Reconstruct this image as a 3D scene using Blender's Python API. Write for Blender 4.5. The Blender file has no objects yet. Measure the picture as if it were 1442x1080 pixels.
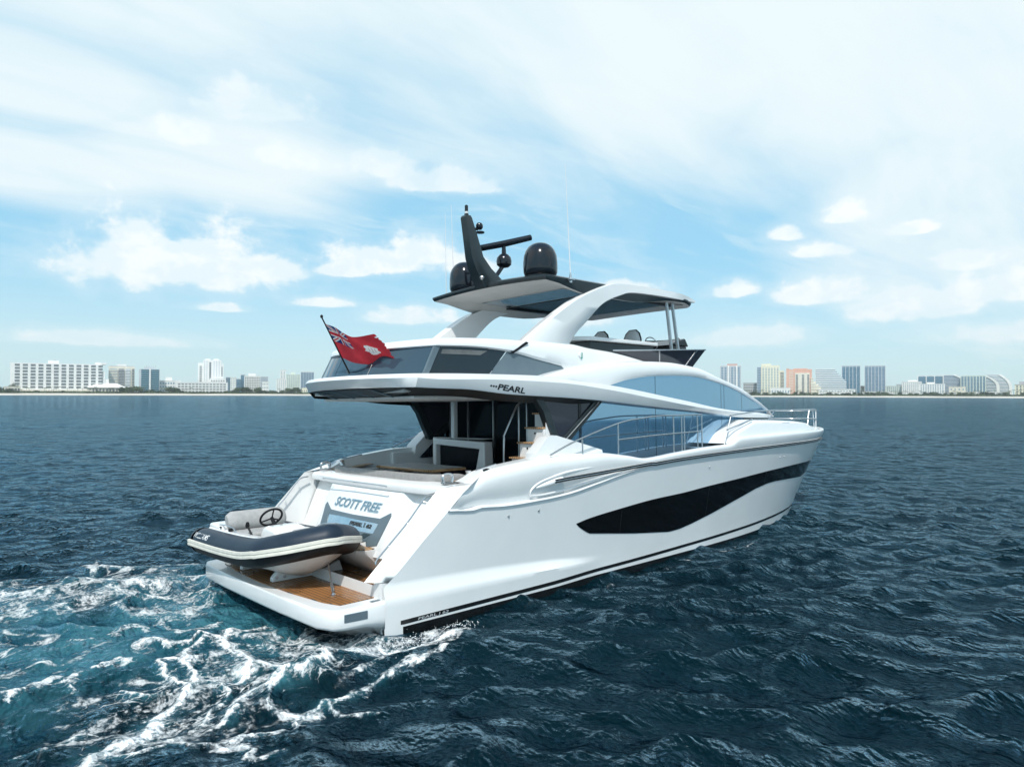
import bpy, bmesh, math, random
import numpy as np
from mathutils import Matrix, Vector
random.seed(7); rng = np.random.default_rng(11)
sc = bpy.context.scene
COL = sc.collection

# ------------------------------------------------------------------ camera
FPX = 984.93
U = np.array([-0.00363, -0.02690, 0.99963]); U /= np.linalg.norm(U)
XW = np.array([1, 0, 0]) - U[0]*U; XW /= np.linalg.norm(XW)
M = np.array([XW, np.cross(U, XW), U])          # yacht frame -> world (it heels a little to port)
CAMB = np.array([-5.4, -10.9, 3.1])
RC = np.array([[0.7318283, -0.01660102, -0.68128683], [-0.68138099, -0.03562776, -0.73106129], [-0.01213636, 0.99922724, -0.03738503]])
camd = bpy.data.cameras.new('camera'); cam = bpy.data.objects.new('camera', camd); COL.objects.link(cam)
RW = M @ RC      # columns of RC: the camera's right, up and backward axes seen in the yacht frame
CW = M @ CAMB
mw = Matrix.Identity(4)
for i in range(3):
    for j in range(3): mw[i][j] = RW[i][j]
    mw[i][3] = CW[i]
cam.matrix_world = mw
camd.sensor_width = 36; camd.lens = FPX/1442*36; camd.clip_end = 20000; camd.clip_start = 0.1
sc.camera = cam
MW = Matrix([[M[i][j] for j in range(3)] + [0] for i in range(3)] + [[0, 0, 0, 1]])

# ------------------------------------------------------------------ light
SUN_AZ, SUN_EL = 221.0, 54.0
sun = bpy.data.lights.new('sun', 'SUN'); sun.energy = 2.9; sun.angle = math.radians(0.6); sun.color = (1, 0.965, 0.91)
so = bpy.data.objects.new('sun', sun); COL.objects.link(so)
a, e = math.radians(SUN_AZ), math.radians(SUN_EL)
sdir = Vector((math.cos(a)*math.cos(e), math.sin(a)*math.cos(e), math.sin(e)))
so.rotation_euler = sdir.to_track_quat('Z', 'Y').to_euler()
sc.view_settings.view_transform = 'Standard'; sc.view_settings.look = 'None'
sc.view_settings.exposure = 0.43; sc.view_settings.gamma = 1

class NT:
    """small helper to write node trees"""
    def __init__(s, tree): s.t = tree; s.n = tree.nodes; s.l = tree.links
    def new(s, typ, **kw):
        nd = s.n.new(typ)
        for k, v in kw.items(): setattr(nd, k, v)
        return nd
    def link(s, a, b): s.l.new(a, b)
    def setin(s, sock, v):
        if hasattr(v, 'is_output'): s.l.new(v, sock)
        else: sock.default_value = v
    def math(s, op, a, b=None, c=None, clamp=False):
        nd = s.new('ShaderNodeMath', operation=op, use_clamp=clamp)
        s.setin(nd.inputs[0], a)
        if b is not None: s.setin(nd.inputs[1], b)
        if c is not None: s.setin(nd.inputs[2], c)
        return nd.outputs[0]
    def noise(s, vec, scale, detail=4, rough=.5, dist=0., dim='3D', out='Fac'):
        nd = s.new('ShaderNodeTexNoise', noise_dimensions=dim)
        s.link(vec, nd.inputs['Vector']); nd.inputs['Scale'].default_value = scale
        nd.inputs['Detail'].default_value = detail; nd.inputs['Roughness'].default_value = rough
        nd.inputs['Distortion'].default_value = dist
        return nd.outputs[out]
    def comb(s, x, y, z=0.):
        nd = s.new('ShaderNodeCombineXYZ')
        for i, v in enumerate((x, y, z)): s.setin(nd.inputs[i], v)
        return nd.outputs[0]
    def smooth(s, v, lo, hi, a=0., b=1.):
        nd = s.new('ShaderNodeMapRange', interpolation_type='SMOOTHSTEP'); nd.clamp = True
        s.setin(nd.inputs[0], v)
        for i, q in enumerate((lo, hi, a, b)): s.setin(nd.inputs[1+i], q)
        return nd.outputs[0]
    def mix(s, f, a, b):
        nd = s.new('ShaderNodeMix', data_type='RGBA')
        s.setin(nd.inputs[0], f); s.setin(nd.inputs[6], a); s.setin(nd.inputs[7], b)
        return nd.outputs[2]

# sky: Nishita sky with a procedural cloud layer laid out by azimuth and elevation
w = bpy.data.worlds.new('World'); sc.world = w; w.use_nodes = True
T = NT(w.node_tree); T.n.clear()
sky = T.new('ShaderNodeTexSky', sky_type='NISHITA'); sky.sun_disc = False
sky.sun_elevation = math.radians(SUN_EL); sky.sun_rotation = math.radians(90-SUN_AZ)
sky.air_density = 1.0; sky.dust_density = 1.2; sky.ozone_density = 1.2; sky.altitude = 10
tc = T.new('ShaderNodeTexCoord'); sep = T.new('ShaderNodeSeparateXYZ'); T.link(tc.outputs['Generated'], sep.inputs[0])
dx, dy, dz = sep.outputs
az = T.math('ARCTAN2', dy, dx); el = T.math('ARCSINE', dz)
azd = T.math('MULTIPLY', az, 57.2958); eld = T.math('MULTIPLY', el, 57.2958)
# plane-projected coordinates for high cloud
inv = T.math('DIVIDE', 1.0, T.math('ADD', T.math('ABSOLUTE', dz), 0.12))
pv = T.comb(T.math('MULTIPLY', dx, inv), T.math('MULTIPLY', dy, inv), 0.)
mp = T.new('ShaderNodeMapping'); T.link(pv, mp.inputs[0]); mp.inputs['Rotation'].default_value = (0, 0, math.radians(38)); mp.inputs['Scale'].default_value = (.55, 1.5, 1)
n_big = T.noise(mp.outputs[0], 1.0, 6, .55, .6)
n_fine = T.noise(mp.outputs[0], 2.6, 7, .6, .9)
def blob(cx, cy, rx, ry, flat=1.):
    u = T.math('DIVIDE', T.math('SUBTRACT', azd, cx), rx); v = T.math('DIVIDE', T.math('SUBTRACT', eld, cy), ry)
    if flat != 1.: v = T.math('MAXIMUM', v, T.math('MULTIPLY', v, -flat))
    d = T.math('SQRT', T.math('ADD', T.math('MULTIPLY', u, u), T.math('MULTIPLY', v, v)))
    return T.math('SUBTRACT', 1.0, d)
def maxof(l):
    r = l[0]
    for q in l[1:]: r = T.math('MAXIMUM', r, q)
    return r
VEIL = [(34, 29, 34, 14), (14, 24, 26, 13), (76, 31, 26, 13), (52, 34, 24, 12), (82, 20.5, 14, 4.5), (70, 17.5, 15, 4), (13, 14, 14, 10), (82, 15, 12, 3),
        (150, 40, 40, 30), (-60, 50, 50, 35), (250, 35, 60, 30)]
veil = maxof([blob(*b) for b in VEIL])
veil = T.math('ADD', T.math('MULTIPLY', T.math('MINIMUM', veil, .55), 1.15), T.math('MULTIPLY', T.math('SUBTRACT', n_big, .5), 1.6))
veil = T.math('ADD', veil, T.math('MULTIPLY', T.math('SUBTRACT', n_fine, .5), .55))
veil = T.math('MULTIPLY', T.smooth(veil, -.30, .80, 0, .93), T.smooth(eld, 40, 58, 1, .35))
veil2 = T.smooth(T.math('ADD', n_fine, T.math('MULTIPLY', n_big, .6)), .72, 1.05, 0, .5)
veil2 = T.math('MULTIPLY', veil2, T.smooth(eld, 4, 16))
# cumulus banks
av = T.comb(azd, eld, 0.)
av2 = T.comb(azd, T.math('MULTIPLY', eld, 1.3), 0.)
c1 = T.noise(av2, .34, 10, .60, .15); c2 = T.noise(av2, .16, 3, .5, .2)
CUM = [(75.6, 9.3, 4.6, 5.6), (70.2, 9.2, 5.4, 5.2), (73.0, 9.0, 9.4, 3.4), (66.2, 9.4, 4.8, 2.4), (58.5, 10.3, 6.2, 2.5), (54.8, 11.0, 4.2, 2.4), (61.2, 9.6, 3.4, 1.2), (50.5, 10.2, 3.2, 1.6),
       (57.5, 17.6, 4.0, 2.0), (53.5, 16.6, 4.6, 1.8), (50.0, 16.4, 3.0, 1.4), (65.2, 17.6, 3.4, 1.8), (72.6, 18.4, 2.8, 1.7), (67.2, 20.8, 5.4, 2.6), (62.2, 7.0, 2.6, .7), (55.5, 6.0, 4.5, 1.2), (70, 6.3, 2.4, .6), (78, 3.6, 8, 1.0),
       (21.3, 12.9, 2.4, 1.5), (25.5, 11.9, 1.8, 1.3), (23.6, 10.6, 3.2, 1.2), (29.5, 7.9, 2.2, 1.2), (22.5, 7.3, 5.0, 1.9), (17.0, 6.2, 5.6, 2.8), (11.0, 6.8, 3.4, 2.2), (17.2, 11.6, 2.2, .9), (38, 8.4, 3.6, 1.3),
       (28.5, 4.4, 5.0, 1.8), (14, 9.0, 3, 1.4), (43, 6, 5, 1.8), (9, 4.0, 8, 1.6), (100, 9, 8, 3), (-8, 9, 9, 3), (-30, 10, 10, 3.2), (-70, 12, 14, 4), (-100, 9, 8, 3), (130, 9, 12, 3), (-140, 11, 16, 4)]
cum = maxof([blob(*b, 2.7) for b in CUM])
cum = T.math('MAXIMUM', cum, -1.2)
cum = T.math('ADD', cum, T.math('MULTIPLY', T.math('SUBTRACT', c1, .5), 1.7))
cum = T.math('ADD', cum, T.math('MULTIPLY', T.math('SUBTRACT', c2, .5), .8))
cumA = T.smooth(cum, .12, .50)
soft = T.smooth(cum, -.45, .4, 0, .26)
# colour of cumulus: a bit greyer near its underside
shade = T.smooth(T.noise(T.comb(azd, T.math('MULTIPLY', T.math('ADD', eld, .9), 1.3), 0.), .34, 5, .6, .25), .42, .62)
SKYC = T.new('ShaderNodeMix', data_type='RGBA'); SKYC.blend_type = 'MULTIPLY'; SKYC.inputs[0].default_value = 1
T.link(sky.outputs[0], SKYC.inputs[6]); SKYC.inputs[7].default_value = (1.0, 1.1, 1.12, 1)
air = T.mix(T.smooth(eld, 0, 12), (4.5, 6.15, 6.6, 1), (2.35, 4.9, 6.45, 1))
air = T.mix(T.smooth(eld, 16, 30, 0, .35), air, (5.5, 7.0, 7.4, 1))
air = T.mix(T.smooth(eld, 38, 60, 0, 1), air, (1.5, 3.1, 5.0, 1))
base = T.mix(.8, SKYC.outputs[2], air)
WHITE = (6.15, 6.8, 6.95, 1); WHITE2 = (7.0, 7.25, 7.25, 1); GREYW = (6.0, 6.75, 7.0, 1)
col = T.mix(T.math('MAXIMUM', veil, veil2), base, WHITE)
col = T.mix(soft, col, GREYW)
cc = T.mix(shade, GREYW, WHITE2)
fade = T.math('MULTIPLY', T.smooth(eld, 1.0, 9.5, .34, .90), T.smooth(eld, 13.5, 18, 1, .6))
col = T.mix(T.math('MULTIPLY', cumA, fade), col, cc)
bg = T.new('ShaderNodeBackground'); T.link(col, bg.inputs[0]); bg.inputs[1].default_value = 0.109
wo = T.new('ShaderNodeOutputWorld'); T.link(bg.outputs[0], wo.inputs[0])
w.cycles.sampling_method = 'MANUAL'; w.cycles.sample_map_resolution = 512

# ------------------------------------------------------------------ materials
MAT = {}
def principled(name, color, rough=.5, metal=0., spec=.5, coat=0., ior=1.45, **kw):
    m = bpy.data.materials.new(name); m.use_nodes = True
    b = m.node_tree.nodes['Principled BSDF']
    b.inputs['Base Color'].default_value = (*color, 1); b.inputs['Roughness'].default_value = rough
    b.inputs['Metallic'].default_value = metal; b.inputs['Specular IOR Level'].default_value = spec
    b.inputs['Coat Weight'].default_value = coat; b.inputs['Coat Roughness'].default_value = .05
    b.inputs['IOR'].default_value = ior
    MAT[name] = m
    return m
def mottled(name, c1, c2, scale=3., rough=.5, bump=0., bscale=30., detail=5, metal=0., coat=0., stretch=None, spec=.5):
    m = principled(name, c1, rough, metal, spec, coat)
    t = NT(m.node_tree); b = t.n['Principled BSDF']
    co = t.new('ShaderNodeTexCoord'); v = co.outputs['Object']
    if stretch:
        mpn = t.new('ShaderNodeMapping'); t.link(v, mpn.inputs[0]); mpn.inputs['Scale'].default_value = stretch; v = mpn.outputs[0]
    n = t.noise(v, scale, detail, .6)
    t.link(t.mix(t.smooth(n, .35, .65), (*c1, 1), (*c2, 1)), b.inputs['Base Color'])
    if bump:
        bp = t.new('ShaderNodeBump'); bp.inputs['Strength'].default_value = bump; bp.inputs['Distance'].default_value = .01
        t.link(t.noise(v, bscale, 3, .6), bp.inputs['Height']); t.link(bp.outputs[0], b.inputs['Normal'])
    return m
mottled('gelcoat', (.80, .805, .80), (.765, .775, .775), .9, .24, coat=.6)
mottled('deck white', (.74, .745, .74), (.68, .69, .69), 2.2, .45, bump=.15, bscale=160)
mottled('hull black', (.008, .009, .010), (.014, .015, .016), 3, .25)
mottled('charcoal paint', (.013, .021, .025), (.018, .027, .031), 2, .30, coat=.15)
mottled('slate paint', (.10, .14, .165), (.115, .155, .18), 2, .35, coat=.2)
mottled('dome black', (.006, .008, .012), (.009, .012, .017), 2, .14, coat=.25)
principled('hull glass', (.004, .005, .006), .03, 0, .22, ior=1.35)
principled('side glass', (.28, .45, .60), .03, .92)
principled('fly glass', (.045, .085, .12), .04, .35)
principled('dark glass', (.010, .016, .022), .04, 0, .6, ior=1.5)
principled('smoked glass', (.035, .04, .055), .06, .3, .6)
mottled('steel', (.62, .63, .64), (.55, .56, .57), 8, .30, metal=1.)
mottled('grey fabric', (.40, .40, .395), (.34, .345, .345), 14, .85, bump=.4, bscale=300)
mottled('blind grey', (.13, .14, .14), (.10, .11, .11), 9, .6)
mottled('seat white', (.86, .85, .84), (.82, .81, .80), 14, .8, bump=.3, bscale=300)
mottled('sofa grey', (.30, .295, .29), (.26, .255, .25), 14, .85, bump=.4, bscale=300)
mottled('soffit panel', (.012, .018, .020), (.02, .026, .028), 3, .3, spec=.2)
principled('door glass', (.006, .010, .014), .04, 0, .22, ior=1.4)
mottled('cream fabric', (.62, .60, .57), (.56, .545, .52), 14, .85, bump=.4, bscale=300)
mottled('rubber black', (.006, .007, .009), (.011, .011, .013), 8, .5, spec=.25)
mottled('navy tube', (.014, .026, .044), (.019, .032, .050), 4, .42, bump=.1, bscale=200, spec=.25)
mottled('cream strake', (.70, .67, .59), (.62, .60, .53), 7, .5)
mottled('tender hull', (.70, .69, .67), (.60, .59, .57), 3, .35)
mottled('mirror silver', (.70, .74, .76), (.60, .66, .70), 3, .10, metal=.9)
mottled('lettering black', (.02, .02, .022), (.03, .03, .03), 3, .4)
mottled('lettering white', (.75, .75, .75), (.7, .7, .7), 3, .4)
mottled('lettering grey', (.42, .44, .45), (.36, .38, .40), 3, .4)
mottled('lettering blue', (.10, .19, .25), (.24, .34, .40), 30, .3, metal=.2)
mottled('lettering pale', (.45, .56, .62), (.36, .48, .55), 22, .3)
mottled('soffit grey', (.52, .50, .48), (.47, .46, .44), 2, .5)
mottled('logo green', (.02, .35, .22), (.03, .28, .2), 3, .4)
def teak(name, axis, pitch=.07, c1=(.40, .18, .055), c2=(.27, .115, .035)):
    m = principled(name, c1, .42, 0, .5, .25); t = NT(m.node_tree); b = t.n['Principled BSDF']
    co = t.new('ShaderNodeTexCoord'); v = co.outputs['Object']
    sp = t.new('ShaderNodeSeparateXYZ'); t.link(v, sp.inputs[0]); q = sp.outputs[axis]
    idx = t.math('FLOOR', t.math('DIVIDE', q, pitch)); fr = t.math('FRACT', t.math('DIVIDE', q, pitch))
    seam = t.math('LESS_THAN', fr, .20)
    wn = t.new('ShaderNodeTexWhiteNoise', noise_dimensions='1D'); t.link(idx, wn.inputs['W'])
    mpn = t.new('ShaderNodeMapping'); t.link(v, mpn.inputs[0]); s3 = [40, 40, 40]; s3[1-axis] = 3; mpn.inputs['Scale'].default_value = s3
    grain = t.noise(mpn.outputs[0], 1, 5, .6)
    f = t.math('ADD', t.math('MULTIPLY', wn.outputs[0], .45), t.math('MULTIPLY', grain, .6), clamp=True)
    c = t.mix(f, (*c1, 1), (*c2, 1))
    wet = t.smooth(t.noise(v, 1.6, 4, .6), .42, .62)
    c = t.mix(t.math('MULTIPLY', wet, .35), c, (c2[0]*.45, c2[1]*.42, c2[2]*.4, 1))
    t.link(t.mix(seam, c, (.03, .022, .018, 1)), b.inputs['Base Color'])
    t.link(t.smooth(wet, 0, 1, .5, .14), b.inputs['Roughness'])
    return m
teak('teak', 0); teak('teak trim', 1, .05, (.58, .36, .19), (.46, .26, .12))

# ------------------------------------------------------------------ mesh building
class MB:
    def __init__(s): s.v = []; s.f = []; s.mi = []
    def add(s, vs, fs, mi=0):
        o = len(s.v); s.v += [tuple(map(float, p)) for p in vs]; s.f += [tuple(i+o for i in f) for f in fs]; s.mi += [mi]*len(fs); return s
    def box(s, x0, x1, y0, y1, z0, z1, mi=0):
        return s.add([(x, y, z) for x in (x0, x1) for y in (y0, y1) for z in (z0, z1)],
                     [(0, 1, 3, 2), (4, 6, 7, 5), (0, 4, 5, 1), (2, 3, 7, 6), (0, 2, 6, 4), (1, 5, 7, 3)], mi)
    def strip(s, rows, mi=0, closed=False, flip=False):
        n = len(rows[0]); vs = [p for r in rows for p in r]; fs = []
        R = len(rows); rr = R if closed else R-1
        for j in range(rr):
            for i in range(n-1):
                q = (j*n+i, j*n+i+1, ((j+1) % R)*n+i+1, ((j+1) % R)*n+i)
                fs.append(q[::-1] if flip else q)
        return s.add(vs, fs, mi)
    def tube(s, pts, r, seg=8, caps=True, mi=0):
        pts = [Vector(p) for p in pts]; rr = r if hasattr(r, '__len__') else [r]*len(pts)
        o = len(s.v); up = None; vs = []
        for i, p in enumerate(pts):
            t = ((pts[min(i+1, len(pts)-1)]-p).normalized()+(p-pts[max(i-1, 0)]).normalized())
            t = t.normalized() if t.length > 1e-6 else Vector((0, 0, 1))
            if up is None:
                up = Vector((0, 0, 1)) if abs(t.z) < .9 else Vector((1, 0, 0))
            a1 = t.cross(up).normalized(); up = a1.cross(t).normalized()
            for k in range(seg):
                th = 2*math.pi*k/seg; q = p+(a1*math.cos(th)+up*math.sin(th))*rr[i]; vs.append(tuple(q))
        fs = [(i*seg+k, i*seg+(k+1) % seg, (i+1)*seg+(k+1) % seg, (i+1)*seg+k) for i in range(len(pts)-1) for k in range(seg)]
        if caps: fs += [tuple(range(seg))[::-1], tuple((len(pts)-1)*seg+k for k in range(seg))]
        return s.add(vs, fs, mi)
    def lathe(s, c, prof, seg=24, axis='z', mi=0):
        vs = []; n = len(prof)
        for k in range(seg):
            th = 2*math.pi*k/seg
            for (r, h) in prof:
                a1, b1 = r*math.cos(th), r*math.sin(th)
                vs.append({'z': (c[0]+a1, c[1]+b1, c[2]+h), 'x': (c[0]+h, c[1]+a1, c[2]+b1), 'y': (c[0]+a1, c[1]+h, c[2]+b1)}[axis])
        fs = [(k*n+i, ((k+1) % seg)*n+i, ((k+1) % seg)*n+i+1, k*n+i+1) for k in range(seg) for i in range(n-1)]
        return s.add(vs, fs, mi)
    def slab(s, outer, inner_off, mi=0, close=True):
        """outer: list of 3-D points of a face outline; inner_off: vector or list of vectors -> the second face"""
        n = len(outer); off = inner_off if isinstance(inner_off, list) else [inner_off]*n
        vs = list(outer)+[tuple(a+b for a, b in zip(p, o)) for p, o in zip(outer, off)]
        fs = [tuple(range(n)), tuple(range(2*n-1, n-1, -1))]+[(i, i+n, (i+1) % n+n, (i+1) % n) for i in range(n)]
        return s.add(vs, fs, mi)
    def mirrored(s):
        m = MB(); m.v = [(x, -y, z) for x, y, z in s.v]; m.f = [f[::-1] for f in s.f]; m.mi = list(s.mi); return m
    def merge(s, o): return s.add(o.v, o.f) if not any(o.mi) else s._m(o)
    def _m(s, o):
        k = len(s.v); s.v += o.v; s.f += [tuple(i+k for i in f) for f in o.f]; s.mi += o.mi; return s
    def both(s): m = s.mirrored(); return s._m(m)
    def build(s, name, mats, parent=None, bevel=0., smooth=35, weld=False, sub=0, segs=2):
        me = bpy.data.meshes.new(name); off = Vector((0, 0, 0)); p = parent
        while p is not None:
            if 'base_pt' in BASE.get(p.name, {}): off = BASE[p.name]['base_pt']; break
            p = p.parent
        me.from_pydata([tuple(Vector(v)-off) for v in s.v], [], s.f)
        mats = mats if isinstance(mats, (list, tuple)) else [mats]
        for m in mats: me.materials.append(MAT[m] if isinstance(m, str) else m)
        if len(mats) > 1: me.polygons.foreach_set('material_index', s.mi)
        bm = bmesh.new(); bm.from_mesh(me)
        if weld: bmesh.ops.remove_doubles(bm, verts=bm.verts, dist=weld)
        bmesh.ops.recalc_face_normals(bm, faces=bm.faces)
        bm.to_mesh(me); bm.free()
        if smooth:
            me.shade_smooth(); me.set_sharp_from_angle(angle=math.radians(smooth))
        o = bpy.data.objects.new(name, me); COL.objects.link(o)
        if parent is not None: o.parent = parent
        if sub:
            md = o.modifiers.new('sub', 'SUBSURF'); md.levels = sub; md.render_levels = sub
        if bevel:
            md = o.modifiers.new('bevel', 'BEVEL'); md.width = bevel; md.segments = segs; md.limit_method = 'ANGLE'; md.angle_limit = math.radians(40); md.harden_normals = False
        return o
BASE = {}
def thing(name, label, cat, base=(0, 0, 0), group=None, frame=None):
    o = bpy.data.objects.new(name, None); COL.objects.link(o); o['label'] = label; o['category'] = cat
    if group: o['group'] = group
    b = Vector(base); BASE[o.name] = {'base_pt': b}
    o.matrix_world = (frame or Matrix.Identity(4)) @ Matrix.Translation(b)
    return o
def tag(o, label, cat, group=None, kind=None):
    if label: o['label'] = label
    if cat: o['category'] = cat
    if group: o['group'] = group
    if kind: o['kind'] = kind
    return o
def textmesh(txt, size=1., shear=0., bold=0., sx=1., extrude=0.):
    c = bpy.data.curves.new('t', 'FONT'); c.body = txt; c.size = size; c.shear = shear; c.offset = bold; c.extrude = extrude; c.resolution_u = 3
    o = bpy.data.objects.new('t', c); COL.objects.link(o)
    dg = bpy.context.evaluated_depsgraph_get(); me = bpy.data.meshes.new_from_object(o.evaluated_get(dg))
    v = [(p.co.x*sx, p.co.y, p.co.z) for p in me.vertices]; f = [tuple(q.vertices) for q in me.polygons]
    bpy.data.objects.remove(o); bpy.data.meshes.remove(me); bpy.data.curves.remove(c)
    xs = [p[0] for p in v]; return [(x-min(xs), y, z) for x, y, z in v], f, max(xs)-min(xs)
def pchip(xs, ys):
    xs = np.array(xs, float); ys = np.array(ys, float); h = np.diff(xs); dl = np.diff(ys)/h
    m = np.zeros(len(xs)); m[0] = dl[0]; m[-1] = dl[-1]
    for i in range(1, len(xs)-1):
        if dl[i-1]*dl[i] > 0:
            w1 = 2*h[i]+h[i-1]; w2 = h[i]+2*h[i-1]; m[i] = (w1+w2)/(w1/dl[i-1]+w2/dl[i])
    def f(x):
        x = np.clip(x, xs[0], xs[-1]); i = np.clip(np.searchsorted(xs, x)-1, 0, len(h)-1); t = (x-xs[i])/h[i]
        return (2*t**3-3*t**2+1)*ys[i]+(t**3-2*t*t+t)*h[i]*m[i]+(-2*t**3+3*t*t)*ys[i+1]+(t**3-t*t)*h[i]*m[i+1]
    return f
def smoothpath(pts, n=8):
    P = [Vector(p) for p in pts]; out = []
    for i in range(len(P)-1):
        a0, b0, c0, d0 = P[max(i-1, 0)], P[i], P[i+1], P[min(i+2, len(P)-1)]
        for k in range(n):
            t = k/n; out.append(.5*((2*b0)+(c0-a0)*t+(2*a0-5*b0+4*c0-d0)*t*t+(3*b0-a0-3*c0+d0)*t**3))
    out.append(P[-1]); return out
def ss(x, a, b): t = np.clip((x-a)/(b-a), 0, 1); return t*t*(3-2*t)
HAZE = 0.00014
# ------------------------------------------------------------------ water
WAVES = []
wr = np.random.default_rng(5)
WIND = math.radians(248)
for lam in np.geomspace(.42, 15., 120):
    th = WIND + wr.normal()*.80
    k = 2*math.pi/lam
    amp = .0125*lam**.86 if lam < 3.2 else .0125*3.2**.86*(3.2/lam)**.45
    amp *= .34*(.5+wr.random())*(1.35 if lam < 1.0 else (.95 if lam < 2.4 else (.42 if lam < 4.5 else .30)))
    WAVES.append((k*math.cos(th), k*math.sin(th), k, amp, wr.random()*6.283, lam))
def water_height(x, y, spacing):
    z = np.zeros_like(x); ox = np.zeros_like(x); oy = np.zeros_like(x)
    # slow gusts vary the chop from place to place
    g = 1+.28*np.sin(x*.11+y*.07+1)+.22*np.sin(-x*.053+y*.16+2.2)
    for kx, ky, k, a, ph, lam in WAVES:
        att = np.clip((lam/spacing-2.2)/2.5, 0, 1)
        if not att.any(): continue
        p = kx*x+ky*y+ph; A = a*att*(g if lam < 5 else 1)
        z += A*np.cos(p); s = np.sin(p)*A*.95; ox -= s*kx/k; oy -= s*ky/k
    return z, ox, oy
def vnoise(x, y, seed):
    r = np.random.default_rng(seed).random((64, 64)); xi = np.floor(x).astype(int); yi = np.floor(y).astype(int)
    fx = x-xi; fy = y-yi; fx = fx*fx*(3-2*fx); fy = fy*fy*(3-2*fy)
    g = lambda i, j: r[i % 64, j % 64]
    return (g(xi, yi)*(1-fx)+g(xi+1, yi)*fx)*(1-fy)+(g(xi, yi+1)*(1-fx)+g(xi+1, yi+1)*fx)*fy
def fbm(x, y, seed, o=4):
    t = 0; a = .5
    for i in range(o): t = t+a*vnoise(x*2**i+i*17.3, y*2**i+i*9.1, seed+i); a *= .5
    return t
def gauss(x, y, cx, cy, rx, ry, ang=0):
    c, s = math.cos(ang), math.sin(ang); u = (x-cx)*c+(y-cy)*s; v = -(x-cx)*s+(y-cy)*c
    return np.exp(-((u/rx)**2+(v/ry)**2))
WX, WY = CW[0], CW[1]
r = [0.6]
while r[-1] < 1500: r.append(r[-1]+max(.05, r[-1]*.0058))
r = np.array(r)
viewaz = math.radians(47.04)
th = np.concatenate([np.linspace(-math.pi, -.78, 60)[:-1], np.linspace(-.78, .78, 860), np.linspace(.78, math.pi, 60)[1:-1]])+viewaz
RR, TH = np.meshgrid(r, th, indexing='ij')
X = WX+RR*np.cos(TH); Y = WY+RR*np.sin(TH)
front = np.abs(((TH-viewaz+math.pi) % (2*math.pi))-math.pi) < .79
sp = np.maximum(RR*.0058, .05); sp = np.where(front, np.maximum(sp, RR*.0019), RR*.045+.05)
Z, OX, OY = water_height(X, Y, sp)
# wash behind the yacht
q1 = fbm(X*.9, Y*.9, 21); q2 = fbm(X*2.3+5, Y*2.3, 33)
halfw = 2.3+.30*np.maximum(.6-X, 0)
behind = ss(-X, -.9, .4)*np.exp(np.minimum(X, 0)/26.)
inwake = behind*(1-ss(np.abs(Y), halfw-.3, halfw+1.9))
Z += inwake*(-.02+.20*(q1-.5)+.13*(q2-.5))
Z += .10*gauss(X, Y, -1.5, -2.9, 1.8, .30, .35)*behind + .10*gauss(X, Y, -1.5, 2.9, 2.0, .4, -.35)*behind
Z -= .07*gauss(X, Y, -1.1, .2, .8, 2.2)
Z -= .05*gauss(X, Y, 5., -2.5, 6., .5)
Z += .05*gauss(X, Y, 14.8, -1.55, 1.3, .30, -.42)
dist = np.hypot(X-7, Y)
X2 = X+OX; Y2 = Y+OY
Z *= np.where(RR > 900, .4, 1.)
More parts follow.
